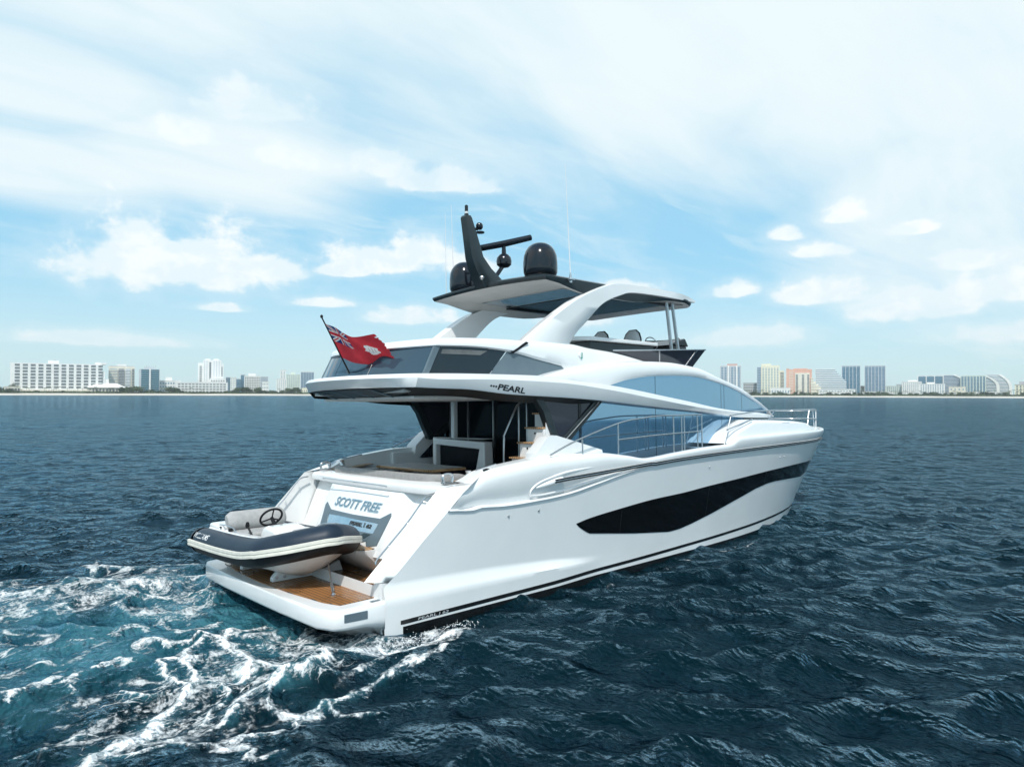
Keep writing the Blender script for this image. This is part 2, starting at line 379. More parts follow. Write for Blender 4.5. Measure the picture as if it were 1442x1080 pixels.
# foam amount, 0..1 : lace thrown out by the transom and along the starboard quarter
w1 = (fbm(X*.55+3, Y*.55, 51)-.5)*1.7; w2 = (fbm(X*.55, Y*.55+9, 61)-.5)*1.7
Xd = X+w1; Yd = Y+w2
STREAKS = [(0.068, 0.9, [(0.98, -3.01), (0.44, -3.06), (0.07, -2.91), (-0.34, -2.68), (-0.81, -2.59), (-1.15, -2.56), (-1.41, -2.31), (-1.54, -1.96)]),
  (0.091, 0.55, [(0.3, -2.84), (-0.02, -2.45), (-0.53, -2.36), (-0.87, -2.22), (-1.09, -1.84), (-1.19, -1.39), (-1.15, -0.82)]),
  (0.056, 0.95, [(-0.86, -0.32), (-1.21, -0.45), (-1.56, -0.7), (-1.68, -1.13), (-1.62, -1.71), (-1.85, -2.15), (-2.12, -2.31), (-2.4, -2.17), (-2.52, -2.15), (-2.82, -2.49), (-3.12, -2.91), (-3.41, -3.0), (-3.6, -3.12), (-3.83, -3.4)]),
  (0.04, 0.9, [(-1.58, -0.74), (-1.96, -0.87), (-2.14, -1.06), (-2.28, -1.6), (-2.44, -1.98)]),
  (0.031, 0.8, [(-2.5, -1.08), (-2.37, -1.02), (-2.23, -1.12)]),
  (0.031, 0.85, [(-2.52, -1.14), (-2.55, -1.59), (-2.48, -1.98)]),
  (0.043, 0.9, [(-1.15, -2.56), (-1.02, -2.78), (-1.26, -2.87), (-1.49, -3.06), (-1.72, -2.98), (-1.96, -2.93), (-2.14, -2.87), (-2.4, -3.12), (-2.52, -3.35)]),
  (0.03, 0.8, [(-1.95, -2.91), (-1.96, -3.41), (-1.84, -3.75), (-1.51, -3.69), (-1.38, -3.69), (-0.94, -3.57), (-0.57, -3.47), (-0.11, -3.42), (0.35, -3.34)]),
  (0.024, 0.85, [(-2.01, -3.94), (-1.92, -3.79), (-1.8, -3.76), (-1.71, -3.87)]),
  (0.023, 0.7, [(-1.51, -3.69), (-1.51, -3.93), (-1.42, -4.14), (-1.23, -4.19)]),
  (0.035, 0.85, [(-3.6, -3.12), (-3.41, -3.36), (-3.12, -3.37), (-2.9, -3.63), (-2.67, -3.74), (-2.45, -3.73), (-2.2, -3.86)]),
  (0.031, 0.7, [(-3.41, -3.0), (-3.19, -3.16), (-2.98, -3.25), (-2.97, -3.41)]),
  (0.029, 0.75, [(-2.69, -3.81), (-2.58, -4.05), (-2.67, -4.2), (-2.47, -4.29)]),
  (0.025, 0.7, [(-2.33, -2.3), (-2.38, -2.77), (-2.54, -2.99), (-2.74, -3.15)]),
  (0.061, 0.75, [(-0.69, 2.85), (-1.18, 2.89), (-1.7, 2.72), (-1.9, 3.54), (-2.28, 3.89), (-2.53, 3.63)]),
  (0.053, 0.75, [(-0.96, 2.05), (-1.44, 1.66), (-1.91, 1.97), (-2.1, 2.72), (-2.32, 2.69)]),
  (0.058, 0.75, [(-2.1, 5.08), (-1.68, 4.47), (-1.19, 4.15), (-0.69, 4.05), (-0.42, 3.65)]),
  (0.047, 0.6, [(-0.94, 1.43), (-1.33, 0.97), (-1.65, 1.0), (-1.96, 1.03), (-2.15, 1.46)]),
  (0.036, 0.6, [(-2.19, 0.55), (-2.32, 0.79), (-2.55, 0.66)]),
  (0.037, 0.6, [(-2.01, 0.84), (-1.88, 0.27), (-1.62, 0.14), (-1.29, 0.18)]),
  (0.048, 0.7, [(-3.63, 3.73), (-3.27, 3.41), (-2.86, 3.77), (-2.63, 4.14)]),
  (0.036, 0.75, [(-3.22, 2.18), (-2.9, 2.39), (-2.83, 2.12)]),
  (0.03, 0.6, [(-3.14, 1.31), (-3.0, 1.11), (-2.78, 1.05)]),
  (0.032, 0.6, [(-2.35, 1.89), (-2.19, 1.49), (-1.93, 1.51)]),
  (0.041, 0.8, [(-4.1, -1.38), (-3.91, -1.18), (-3.65, -1.11), (-3.37, -0.98), (-3.07, -0.83), (-2.9, -0.87)]),
  (0.031, 0.7, [(-3.85, -1.03), (-3.64, -0.81), (-3.49, -1.02), (-3.51, -1.55)]),
  (0.039, 0.75, [(-2.69, -0.6), (-2.39, -0.48), (-2.18, -0.67), (-1.87, -0.61), (-1.6, -0.66)]),
  (0.023, 0.8, [(-3.08, -1.76), (-3.05, -2.01), (-2.95, -2.12)]),
  (0.023, 0.6, [(-4.38, -2.63), (-4.2, -2.57), (-4.11, -2.7)]),
  (0.021, 0.6, [(-3.89, -2.46), (-3.72, -2.52)]),
  (0.033, 0.6, [(-3.92, 1.2), (-3.68, 1.18), (-3.4, 1.12)]),
  (0.028, 0.5, [(-3.42, 0.46), (-3.22, 0.66), (-2.98, 0.34)]),
  (0.044, 0.6, [(-1.86, 5.34), (-2.22, 4.17), (-2.58, 3.83)]),
  (0.036, 0.6, [(-1.29, -0.9), (-1.25, -1.52), (-1.17, -2.12), (-1.15, -2.47)]),
  (0.029, 0.6, [(-1.15, -2.47), (-1.11, -3.12), (-0.83, -3.23), (-0.45, -3.11)]),
  (0.041, 0.6, [(-3.55, 4.39), (-3.24, 4.76), (-2.93, 4.64)])]

def segdist(px, py, P):
    best = np.full(px.shape, 1e9)
    P = smoothpath([(a1, b1, 0) for a1, b1 in P], 4)
    for a1, b1 in zip(P[:-1], P[1:]):
        dx_, dy_ = b1.x-a1.x, b1.y-a1.y; L2 = dx_*dx_+dy_*dy_+1e-9
        t_ = np.clip(((px-a1.x)*dx_+(py-a1.y)*dy_)/L2, 0, 1); best = np.minimum(best, np.hypot(px-a1.x-t_*dx_, py-a1.y-t_*dy_))
    return best
near = (X > -7.5) & (X < 2.5) & (Y > -6.5) & (Y < 7.5)
xn, yn = X[near], Y[near]
wx = (fbm(xn*2.2, yn*2.2, 91)-.47)*.34+(fbm(xn*6, yn*6, 93)-.47)*.12; wy = (fbm(xn*2.2+40, yn*2.2, 95)-.47)*.34+(fbm(xn*6+9, yn*6, 97)-.47)*.12
stv = np.zeros(xn.shape)
for w_, a_, P_ in STREAKS:
    P_ = [(x_, y_) for x_, y_ in P_]; d_ = segdist(xn+wx, yn+wy, P_)
    stv = np.maximum(stv, a_*(.60*np.exp(-(d_/(w_*1.15))**2)+.42*np.exp(-(d_/(w_*4.0))**2)))
streak = np.zeros(X.shape); streak[near] = stv
foam = .66*gauss(X, Y, -1.2, -2.1, 1.4, 1.0, .5)
foam = np.maximum(foam, .42*gauss(X, Y, -2.6, -2.4, 1.5, 1.2, .5))
foam = np.maximum(foam, .50*gauss(X, Y, -1.5, 2.6, .9, 2.0))
foam = np.maximum(foam, .36*gauss(X, Y, -2.8, 3.2, 2.2, 1.6))
foam = np.maximum(foam, .30*gauss(X, Y, -8, 0, 6, 3.4))
foam *= .75+1.1*fbm(X*1.1, Y*1.1, 71)
foam = np.maximum(foam, .46*ss(streak, .08, .40))
foam = np.maximum(foam, .75*gauss(X, Y, .35, -2.70, .9, .22, .0))
foam = np.maximum(foam, .24*gauss(X, Y, 7, -2.65, 8, .12))
aer = np.clip(inwake*(.22+.95*fbm(X*.45, Y*.45, 81)), 0, 1)*(.25+.75*ss(Y-.35*X, -2.2, 1.2)) + .35*gauss(X, Y, -1.2, .2, 1.2, 2.6)+.75*streak*behind
nr, nt = X.shape
me = bpy.data.meshes.new('water')
co = np.stack([X2, Y2, Z], -1).reshape(-1, 3)
co = np.vstack([co, [[WX, WY, 0]]])
i, j = np.meshgrid(np.arange(nr-1), np.arange(nt), indexing='ij'); j2 = (j+1) % nt
quads = np.stack([i*nt+j, (i+1)*nt+j, (i+1)*nt+j2, i*nt+j2], -1).reshape(-1, 4)
nq = len(quads); jj = np.arange(nt)
tris = np.stack([np.full(nt, nr*nt), jj, (jj+1) % nt], -1)
me.vertices.add(len(co)); me.vertices.foreach_set('co', co.astype(np.float32).ravel())
lv = np.concatenate([quads.ravel(), tris.ravel()]).astype(np.int32)
me.loops.add(len(lv)); me.loops.foreach_set('vertex_index', lv)
me.polygons.add(nq+nt)
me.polygons.foreach_set('loop_start', np.concatenate([np.arange(nq)*4, nq*4+np.arange(nt)*3]).astype(np.int32))
me.polygons.foreach_set('loop_total', np.concatenate([np.full(nq, 4), np.full(nt, 3)]).astype(np.int32))
me.update(calc_edges=True); me.shade_smooth()
Z += .045*streak*ss(-X, -1, .5)
me.vertices.foreach_set('co', np.vstack([np.stack([X2, Y2, Z], -1).reshape(-1, 3), [[WX, WY, 0]]]).astype(np.float32).ravel())
for nm, arr in (('foam', foam), ('aerated', aer), ('streak', streak)):
    at = me.attributes.new(nm, 'FLOAT', 'POINT'); at.data.foreach_set('value', np.append(arr.ravel(), 0).astype(np.float32))
m = principled('sea water', (.006, .022, .032), .06, 0, .36, ior=1.333)
t = NT(m.node_tree); b = t.n['Principled BSDF']
geo = t.new('ShaderNodeNewGeometry'); pos = geo.outputs['Position']
sx = t.new('ShaderNodeSeparateXYZ'); t.link(pos, sx.inputs[0]); p2 = t.comb(sx.outputs[0], sx.outputs[1], 0)
fa = t.new('ShaderNodeAttribute', attribute_name='foam').outputs['Fac']; aa = t.new('ShaderNodeAttribute', attribute_name='aerated').outputs['Fac']; sa = t.new('ShaderNodeAttribute', attribute_name='streak').outputs['Fac']
def warp(vec, sc, amt):
    n = t.new('ShaderNodeTexNoise'); t.link(vec, n.inputs['Vector']); n.inputs['Scale'].default_value = sc; n.inputs['Detail'].default_value = 4
    s = t.new('ShaderNodeVectorMath', operation='SUBTRACT'); t.link(n.outputs['Color'], s.inputs[0]); s.inputs[1].default_value = (.5, .5, .5)
    s2 = t.new('ShaderNodeVectorMath', operation='SCALE'); t.link(s.outputs[0], s2.inputs[0]); s2.inputs['Scale'].default_value = amt
    a = t.new('ShaderNodeVectorMath', operation='ADD'); t.link(vec, a.inputs[0]); t.link(s2.outputs[0], a.inputs[1]); return a.outputs[0]
def cells(vec, sc):
    v = t.new('ShaderNodeTexVoronoi', feature='DISTANCE_TO_EDGE'); t.link(vec, v.inputs['Vector']); v.inputs['Scale'].default_value = sc; return v.outputs['Distance']
mpw = t.new('ShaderNodeMapping'); t.link(p2, mpw.inputs[0]); mpw.inputs['Rotation'].default_value = (0, 0, math.radians(-30)); mpw.inputs['Scale'].default_value = (.80, 1.15, 1)
wv = warp(mpw.outputs[0], .9, 1.5); wv2 = warp(mpw.outputs[0], 2.6, .55)
e1 = cells(wv, 1.05); e2 = cells(wv2, 3.3); e3 = cells(warp(mpw.outputs[0], 6, .3), 8.5)
# thin lacy threads whose width grows with the foam amount
th1 = t.math('MULTIPLY', t.math('SUBTRACT', fa, .14), .34); th2 = t.math('MULTIPLY', t.math('SUBTRACT', fa, .24), .34); th3 = t.math('MULTIPLY', t.math('SUBTRACT', fa, .30), .45)
def thread(e, thn, soft):
    return t.smooth(t.math('SUBTRACT', thn, e), -soft, soft)
l1 = thread(e1, th1, .035); l2 = thread(e2, th2, .03); l3 = thread(e3, th3, .05)
fn = t.noise(p2, 3.2, 8, .68, .6); fn2 = t.noise(p2, 17, 5, .65)
fnf = t.noise(p2, 9.0, 6, .66, .4)
fng = t.noise(p2, 30.0, 4, .7)
band = t.math('ADD', sa, t.math('ADD', t.math('MULTIPLY', t.math('SUBTRACT', fn, .5), 1.05), t.math('ADD', t.math('MULTIPLY', t.math('SUBTRACT', fnf, .5), 1.35), t.math('MULTIPLY', t.math('SUBTRACT', fng, .5), .8))))
blot = t.math('MULTIPLY', t.smooth(band, .34, .84), t.smooth(sa, .05, .26))
holes = t.smooth(t.math('SUBTRACT', e3, t.math('MULTIPLY', sa, .30)), -.03, .05, 1., .42)
blot = t.math('MULTIPLY', blot, holes)
lace = t.math('MAXIMUM', t.math('MAXIMUM', t.math('MULTIPLY', l1, .7), t.math('MULTIPLY', l2, .75)), t.math('MULTIPLY', l3, .6))
lace = t.math('MULTIPLY', lace, t.smooth(t.math('ADD', fn, t.math('MULTIPLY', fn2, .5)), .62, .90, 0., 1.))
lace = t.math('MULTIPLY', lace, t.smooth(fa, .10, .26))
lace = t.math('MAXIMUM', lace, blot)
deep = t.mix(t.smooth(t.noise(p2, .11, 3, .5), .35, .65), (.0006, .0068, .0106, 1), (.0012, .0108, .0160, 1))
turq = t.mix(t.smooth(t.noise(p2, .8, 4, .6, .8), .35, .7), (.011, .066, .090, 1), (.045, .160, .195, 1))
an = t.math('MULTIPLY', t.smooth(t.math('ADD', aa, t.math('MULTIPLY', t.math('SUBTRACT', t.noise(p2, 1.4, 5, .6, 1.), .5), .9)), .12, .85), .9)
wc = t.mix(an, deep, turq)
t.link(t.mix(lace, wc, (.88, .90, .90, 1)), b.inputs['Base Color'])
t.link(t.smooth(lace, 0, .6, .055, .75), b.inputs['Roughness'])
t.link(t.smooth(lace, 0, .6, .36, .1), b.inputs['Specular IOR Level'])
# small ripples
mpr = t.new('ShaderNodeMapping'); t.link(p2, mpr.inputs[0]); mpr.inputs['Rotation'].default_value = (0, 0, WIND*-1); mpr.inputs['Scale'].default_value = (1.25, .85, 1)
rip = t.math('ADD', t.math('MULTIPLY', t.noise(warp(mpr.outputs[0], 1.2, .5), 2.6, 6, .62), 1.0), t.math('MULTIPLY', t.noise(mpr.outputs[0], 11, 3, .6), .16))
hgt = t.math('ADD', rip, t.math('MULTIPLY', lace, .10))
bp = t.new('ShaderNodeBump'); bp.inputs['Strength'].default_value = 1.0; bp.inputs['Distance'].default_value = .12
t.link(hgt, bp.inputs['Height'])
big = t.noise(mpr.outputs[0], .55, 5, .62)
bp3 = t.new('ShaderNodeBump'); bp3.inputs['Strength'].default_value = 1.; bp3.inputs['Distance'].default_value = 1.5; t.link(t.math('ADD', t.noise(mpr.outputs[0], .13, 7, .68), t.math('MULTIPLY', t.noise(mpr.outputs[0], .035, 6, .7), 1.6)), bp3.inputs['Height'])
bp2 = t.new('ShaderNodeBump'); bp2.inputs['Strength'].default_value = .9; bp2.inputs['Distance'].default_value = .22; t.link(bp3.outputs[0], bp2.inputs['Normal'])
t.link(big, bp2.inputs['Height']); t.link(bp2.outputs[0], bp.inputs['Normal'])
t.link(bp.outputs[0], b.inputs['Normal'])
# clear water: a dark body under a tinted Fresnel reflection; foam uses the Principled shader
dif = t.new('ShaderNodeBsdfDiffuse'); t.link(wc, dif.inputs['Color']); t.link(bp2.outputs[0], dif.inputs['Normal'])
gl = t.new('ShaderNodeBsdfGlossy'); gl.inputs['Color'].default_value = (.54, .81, .985, 1); gl.inputs['Roughness'].default_value = .09; t.link(bp.outputs[0], gl.inputs['Normal'])
frn = t.new('ShaderNodeFresnel'); frn.inputs['IOR'].default_value = 1.333; t.link(bp.outputs[0], frn.inputs['Normal'])
ms1 = t.new('ShaderNodeMixShader'); t.link(t.math('MULTIPLY', t.math('SUBTRACT', frn.outputs[0], .018), 1.04, clamp=True), ms1.inputs[0]); t.link(dif.outputs[0], ms1.inputs[1]); t.link(gl.outputs[0], ms1.inputs[2])
ms2 = t.new('ShaderNodeMixShader'); t.link(t.smooth(lace, 0, .5), ms2.inputs[0]); t.link(ms1.outputs[0], ms2.inputs[1]); t.link(b.outputs[0], ms2.inputs[2])
t.link(ms2.outputs[0], t.n['Material Output'].inputs['Surface'])
me.materials.append(m)
wo_ = bpy.data.objects.new('water', me); COL.objects.link(wo_); wo_['kind'] = 'structure'
# ------------------------------------------------------------------ yacht (frame: x forward, y to port, z up)
yacht = thing('yacht', 'white three-deck motor yacht with black hull windows, seen from its starboard quarter', 'yacht', (0, 0, 0), frame=MW)
FR = pchip([-1, 0, 1.5, 3.4, 6, 9, 11, 13.2, 14.5, 15.5, 16.5, 17.3, 17.9, 18.25, 18.4], [2.34, 2.40, 2.5, 2.57, 2.6, 2.6, 2.53, 2.35, 2.14, 1.86, 1.42, .95, .5, .2, 0])
FW = pchip([-1, 0, 5, 8, 10, 11.2, 12.8, 14.2, 15.3, 16.3, 16.9], [2.3, 2.3, 2.3, 2.25, 2.15, 2.04, 1.8, 1.45, .97, .38, 0])
ZR = pchip([-1, 1.3, 3.4, 4.8, 6.2, 8, 11, 18.4], [1.58, 1.70, 1.85, 1.92, 1.99, 2.05, 2.1, 2.13])
ZL = pchip([1.2, 1.6, 1.75, 2.3, 3.2, 3.75, 4.5, 5.2, 6.0, 8, 11, 18.4], [1.58, 1.545, 1.57, 1.545, 1.57, 1.61, 1.73, 1.85, 1.95, 2.03, 2.08, 2.11])
def xend(z): return 16.9+1.5*np.clip(z/2.1, -.3, 1.35)
def S(x, z):
    g = np.clip(z/2.05, 0, 1.35)**1.2; e = xend(z)
    xa = np.where(x < 5, x, 5+(x-5)*11.9/(e-5)); xb = np.where(x < 5, x, 5+(x-5)*13.4/(e-5))
    return FW(xa)*(1-g)+FR(xb)*g
zA = pchip([0, 1.8, 3.5, 4.6, 6, 10, 17], [.64, .585, .475, .38, .36, .42, .62])
zB = pchip([0, 1.8, 3.5, 4.2, 6, 10, 17], [.41, .375, .33, .29, .27, .31, .48])
zAF = pchip([0, 6, 11, 14.5, 17], [.015, .0, -.02, .02, .12])
zSB = pchip([0, 5, 8, 11, 14, 17], [.045, .065, .10, .14, .20, .30])
zST = lambda x: zSB(x)+.062
xR = pchip([.0, .60, .66, 1.2, 1.61, 1.95, 2.0, 2.13, 2.4], [.04, .05, .14, .74, 1.18, 1.56, 1.66, 1.86, 1.95])
def bulge(x, z):
    f = 1-ss(x, 3.3, 4.9); t_ = np.clip((zA(x)-z)/(zA(x)-zB(x)), 0, 1); return .085*f*t_**1.2
NX = 150
def hullrow(zf, yoff=0., x0=None, x1=None, lean=None):
    """zf(x) height; returns starboard points following the hull skin"""
    xs = 0.04 if x0 is None else x0
    if x0 is None:
        for _ in range(30): xs = float(xR(float(zf(xs))))
    xe = float(xend(float(zf(17.5)))) if x1 is None else x1
    u = np.linspace(0, 1, NX); u = 1-(1-u)**1.35
    x = xs+(xe-xs)*u; z = zf(x)*np.ones_like(x)
    off = yoff(x) if callable(yoff) else yoff
    y = S(x, z)+bulge(x, z)
    y = np.maximum(y+off*np.clip((xe-x)/.6, 0, 1), 0)
    return [(a1, -b1, c1) for a1, b1, c1 in zip(x, y, z)]
def blendrow(f1, f2, t): return lambda x: f1(x)*(1-t)+f2(x)*t
# hull skin, in separate colour zones
antif = MB().strip([hullrow(lambda x: -.9+0*x, -.9), hullrow(lambda x: -.45+0*x, -.2), hullrow(lambda x: -.2+0*x, -.03), hullrow(zAF)]).both()
ztop = pchip([1.3, 1.6, 1.7, 1.86, 2.6, 3.4, 4.5, 5.36, 6, 7, 8.2, 9.05, 9.25, 9.42, 11, 13, 15.5, 18.4], [1.93, 1.965, 2.0, 2.09, 2.21, 2.28, 2.29, 2.20, 2.11, 2.17, 2.235, 2.255, 2.30, 2.39, 2.41, 2.42, 2.41, 2.43])
inset = lambda x: -(.02+.085*(1-ss(x, 3.4, 6.2)))*ss(x, 1.30, 1.62)
rows = [hullrow(zAF), hullrow(zSB), hullrow(zST)]
for f in (.35, .7, 1.): rows.append(hullrow(blendrow(zST, zB, f)))
for f in (.2, .4, .6, .8, 1.): rows.append(hullrow(blendrow(zB, zA, f)))
rows.append(hullrow(blendrow(zA, ZL, .03)))
for f in np.linspace(.1, .985, 13): rows.append(hullrow(blendrow(zA, ZL, f)))
rows.append(hullrow(lambda x: ZL(x)-.012, .022)); rows.append(hullrow(ZL, .026)); rows.append(hullrow(lambda x: ZL(x)+.006, .010))
rows.append(hullrow(lambda x: ZL(x)+.022, lambda x: inset(x)))
zU = lambda f: (lambda x: (ZL(x)+.022)*(1-f)+ztop(x)*f)
fat = lambda x: 1-ss(x, 3.6, 6.0)
lift = 1.0
for f, o in ((.15, .012), (.3, .018), (.5, .010), (.7, -.02), (.84, -.06), (.93, -.11)):
    rows.append(hullrow(zU(f), lambda x, o=o: inset(x)*(1-f)+o*(.35+.65*fat(x))))
rows.append(hullrow(zU(.985), lambda x: -.06-.12*fat(x)))
toprow = hullrow(ztop, lambda x: -.09-.16*fat(x))
rows.append(toprow)
def inner(row, w, dz): return [(x, min(y+w(x), -0.0) if y < -w(x) else 0.0, z+dz) for x, y, z in row]
rows.append(inner(toprow, lambda x: .16*fat(x)+.05, .0))
hullm = MB().strip(rows)
# inner side of the bulwark, down to the cockpit sole or the side deck
inr = inner(toprow, lambda x: .16*fat(x)+.05, .0)
sole = pchip([0, 4.8, 5.1, 5.6, 20], [1.2, 1.2, 1.6, 2.02, 2.02])
hullm.strip([inr, [(x, y+.02 if y < -.02 else y, min(float(sole(x)), z-.03)) for x, y, z in inr]])
# quarter panel: slanted facet at the transom corner, its underside and its inboard cheek
ridge = [(float(xR(z)), -float(S(xR(z), z)+bulge(xR(z), z)), z) for z in np.linspace(.66, 1.95, 12)]
innr = [(-.13+(1.12+.13)*k, -2.12-.10*k, .68+(1.90-.68)*k) for k in np.linspace(0, 1, 12)]
midr = [tuple(.5*(p+q)+(-.015 if n == 0 else 0) for n, (p, q) in enumerate(zip(a1, b1))) for a1, b1 in zip(ridge, innr)]
hullm.strip([ridge, midr, innr])
cheek = [(x+1.2, y+.0, z) for x, y, z in innr]
hullm.strip([innr, cheek])
hullm.add([ridge[0], innr[0], (1.1, -2.12, .68), (1.1, -2.27, .655)], [(0, 1, 2, 3)])
hullm.add([ridge[-1], innr[-1], (1.9, -2.2, 2.0), toprow[3]], [(0, 1, 2, 3)])
hullm.box(.045, 1.2, -2.30, -2.09, .02, .655)
hullm.strip([[(x, -(float(S(x, z))+float(bulge(x, z))+.004), z) for x in np.linspace(.03, .34, 5)] for z in (-.5, -.2, 0, .05)])
hullm.both()
# transverse transom below the platform
hullm.add([(.05, -2.3, -.6), (.05, 2.3, -.6), (.05, 2.3, .6), (.05, -2.3, .6)], [(0, 1, 2, 3)])
hull = hullm.build('hull', 'gelcoat', yacht, smooth=32, weld=.0006)
antif.build('antifouling', 'hull black', yacht)
def skinpatch(name, zlo, zhi, x0, x1, mat, off=.006, n=90, parent=None, side=-1, rowsn=8, thick=.02):
    xs = np.linspace(x0, x1, n); R = []
    for f in np.linspace(0, 1, rowsn):
        z = zlo(xs)*(1-f)+zhi(xs)*f; y = S(xs, z)+bulge(xs, z)+off
        R.append([(a1, side*b1, c1) for a1, b1, c1 in zip(xs, y, z)])
    mb = MB().strip(R)
    lo = [(x, y-side*thick, z) for x, y, z in R[0]]; hi = [(x, y-side*thick, z) for x, y, z in R[-1]]
    mb.strip([lo, R[0]]); mb.strip([R[-1], hi])
    return mb.build(name, mat, parent or yacht, smooth=30, weld=.0005)
wt = pchip([4.03, 4.35, 5.16, 6.4, 7.33, 8.52, 9.9, 11.7, 13.6, 15.4, 16.6], [1.045, 1.10, 1.18, 1.27, 1.30, 1.37, 1.43, 1.50, 1.53, 1.52, 1.50])
wb = lambda x: np.interp(x, [4.03, 4.13, 4.4, 5.8, 7.0, 7.4, 7.84, 8.7, 9.68, 10.75, 11.4, 11.9, 13.0, 14.2, 15.4, 16.6], [1.04, .96, .82, .64, .515, .525, .58, .72, .90, 1.09, 1.16, 1.175, 1.15, 1.10, 1.21, 1.42])
for sd in (-1, 1):
    skinpatch('boot_stripe', zSB, zST, .30, 17.0, 'hull black', .004, 120, side=sd, rowsn=3)
    hw = skinpatch('hull_window', wb, wt, 4.03, 16.6, 'hull glass', .007, 160, side=sd, rowsn=10)
    for xj in (5.3, 8.4, 11.2):
        skinpatch('window_joint', wb, wt, xj, xj+.012, 'rubber black', .009, 3, parent=hw, side=sd, rowsn=10)
    # rub rail: two dark rubber beads in a pale channel
    x0, x1 = 3.36, 18.2
    def bead(dz, r, n=100, o=.026):
        xs = np.linspace(x0, x1, n); z = ZR(xs)-.0+dz
        z = np.where(xs < 6.2, z, ZL(xs)+.01+dz)
        return [(a1, sd*(float(S(a1, c1))+o*1.0), c1) for a1, c1 in zip(xs, z)]
    rr_ = MB(); rr_.tube(bead(.034, 0), .013, 6); rr_.tube(bead(-.006, 0), .013, 6)
    rail_ = rr_.build('rub_rail', 'rubber black', yacht)
    mb = MB(); mb.tube(bead(.014, 0, o=.012), .020, 6); mb.build('rail_channel', 'gelcoat', rail_)
    # moulded recess beside the rail's aft end: a raised lip running round a hollow
    lip = smoothpath([(2.86, 0, 1.655), (2.9, 0, 1.76), (3.1, 0, 1.87), (3.6, 0, 1.975), (4.1, 0, 2.02), (4.7, 0, 2.045), (5.4, 0, 2.05)], 6)
    low_ = smoothpath([(2.86, 0, 1.65), (3.2, 0, 1.645), (3.8, 0, 1.70), (4.5, 0, 1.80), (5.2, 0, 1.905), (5.9, 0, 1.975)], 6)
    def onskin(p, o): return (p[0], sd*(float(S(p[0], p[2]))+o), p[2])
    mb = MB()
    mb.tube([onskin(p, -.055+.0*k) for k, p in enumerate(lip)], [.008+.022*math.sin(min(1, k/(len(lip)-1)*1.0)*math.pi) for k in range(len(lip))], 8)
    mb.tube([onskin(p, -.05) for p in low_], [.008+.016*math.sin(k/(len(low_)-1)*math.pi) for k in range(len(low_))], 8)
    pod = smoothpath([(2.98, 0, 1.775), (3.2, 0, 1.815), (3.45, 0, 1.855), (3.6, 0, 1.88)], 5)
    mb.tube([onskin(p, -.045) for p in pod], [.012+.045*math.sin((k+.5)/len(pod)*math.pi*.75) for k in range(len(pod))], 10)
    mb.build('side_moulding', 'gelcoat', yacht, smooth=60)
    for (px, pz) in ((2.36, 1.37), (3.04, 1.39), (8.29, 1.79), (11.9, 1.80), (12.15, 1.80)):
        mb = MB(); yy = float(S(px, pz)); mb.lathe((px, sd*(yy+.004), pz), [(0, .012*sd), (.016, .010*sd), (.020, 0)], 10, 'y')
        mb.build('through_hull_fitting', 'steel', yacht)
def sides(mb, name, mat, **kw):
    m2_ = mb.mirrored(); mb.build(name, mat, yacht, **kw); m2_.build(name, mat, yacht, **kw)
# ---- swim platform
pl = [(1.1, -2.2), (.10, -2.26), (.06, -2.385), (-.05, -2.39), (-.30, -2.392), (-.63, -2.39), (-.74, -2.33), (-.845, -2.05), (-.88, -1.0), (-.885, 0)]
pl = pl+[(x, -y) for x, y in pl[::-1][1:]]
mb = MB(); n = len(pl)
def ring(s, z, dxx=0): return [(x if x > 1 else x+(.9-.0)*(1-s)*.35+dxx*(1-float(ss(x, -.5, .6))), y*(s+(1-s)*float(ss(x, -.5, .35))), z-max(.2-z, 0)*1.2*float(ss(x, -.55, .3))) for x, y in pl]
R_ = [ring(.80, -.15, .55), ring(.93, .10, .22), ring(.975, .145, .05), ring(.995, .175, .01), ring(1.0, .205), ring(1.0, .385), ring(.994, .405), ring(.975, .418, .0), ring(.93, .420, .03)]
mb.strip([r_+[r_[0]] for r_ in R_]); mb.add(R_[-1], [tuple(range(n))]); mb.add(R_[0], [tuple(range(n))])
plat = mb.build('swim_platform', 'gelcoat', yacht, smooth=40, weld=.0005)
tk = [(1.02, -2.085), (.10, -2.09), (-.50, -2.10), (-.60, -1.80), (-.70, -.9), (-.735, 0)]; tk = tk+[(x, -y) for x, y in tk[::-1][1:]]
mb = MB(); mb.slab([(x, y, .425) for x, y in tk], (0, 0, .008)); mb.build('teak_deck', 'teak', plat, smooth=0)
mb = MB()
for (a1, b1) in (((.62, -2.08), (.62, 2.08)), ((.06, -2.08), (.06, 2.08))):
    mb.box(a1[0]-.006, a1[0]+.006, a1[1], b1[1], .4335, .4345)
mb.build('deck_seam', 'rubber black', plat, smooth=0)
for sd in (-1, 1):
    mb = MB(); yy = 2.362; mb.slab([(-.60, sd*2.398, .265), (-.60, sd*2.398, .375), (-.24, sd*2.399, .365), (-.24, sd*2.399, .25)], (0, -sd*.05, 0))
    mb.build('corner_light', 'slate paint', plat, bevel=.006)
    mb = MB(); mb.slab([(-.10, sd*2.27, .424), (.05, sd*2.265, .424), (.05, sd*2.20, .424), (-.10, sd*2.21, .424)], (0, 0, .004)); mb.build('platform_vent', 'slate paint', plat, smooth=0)
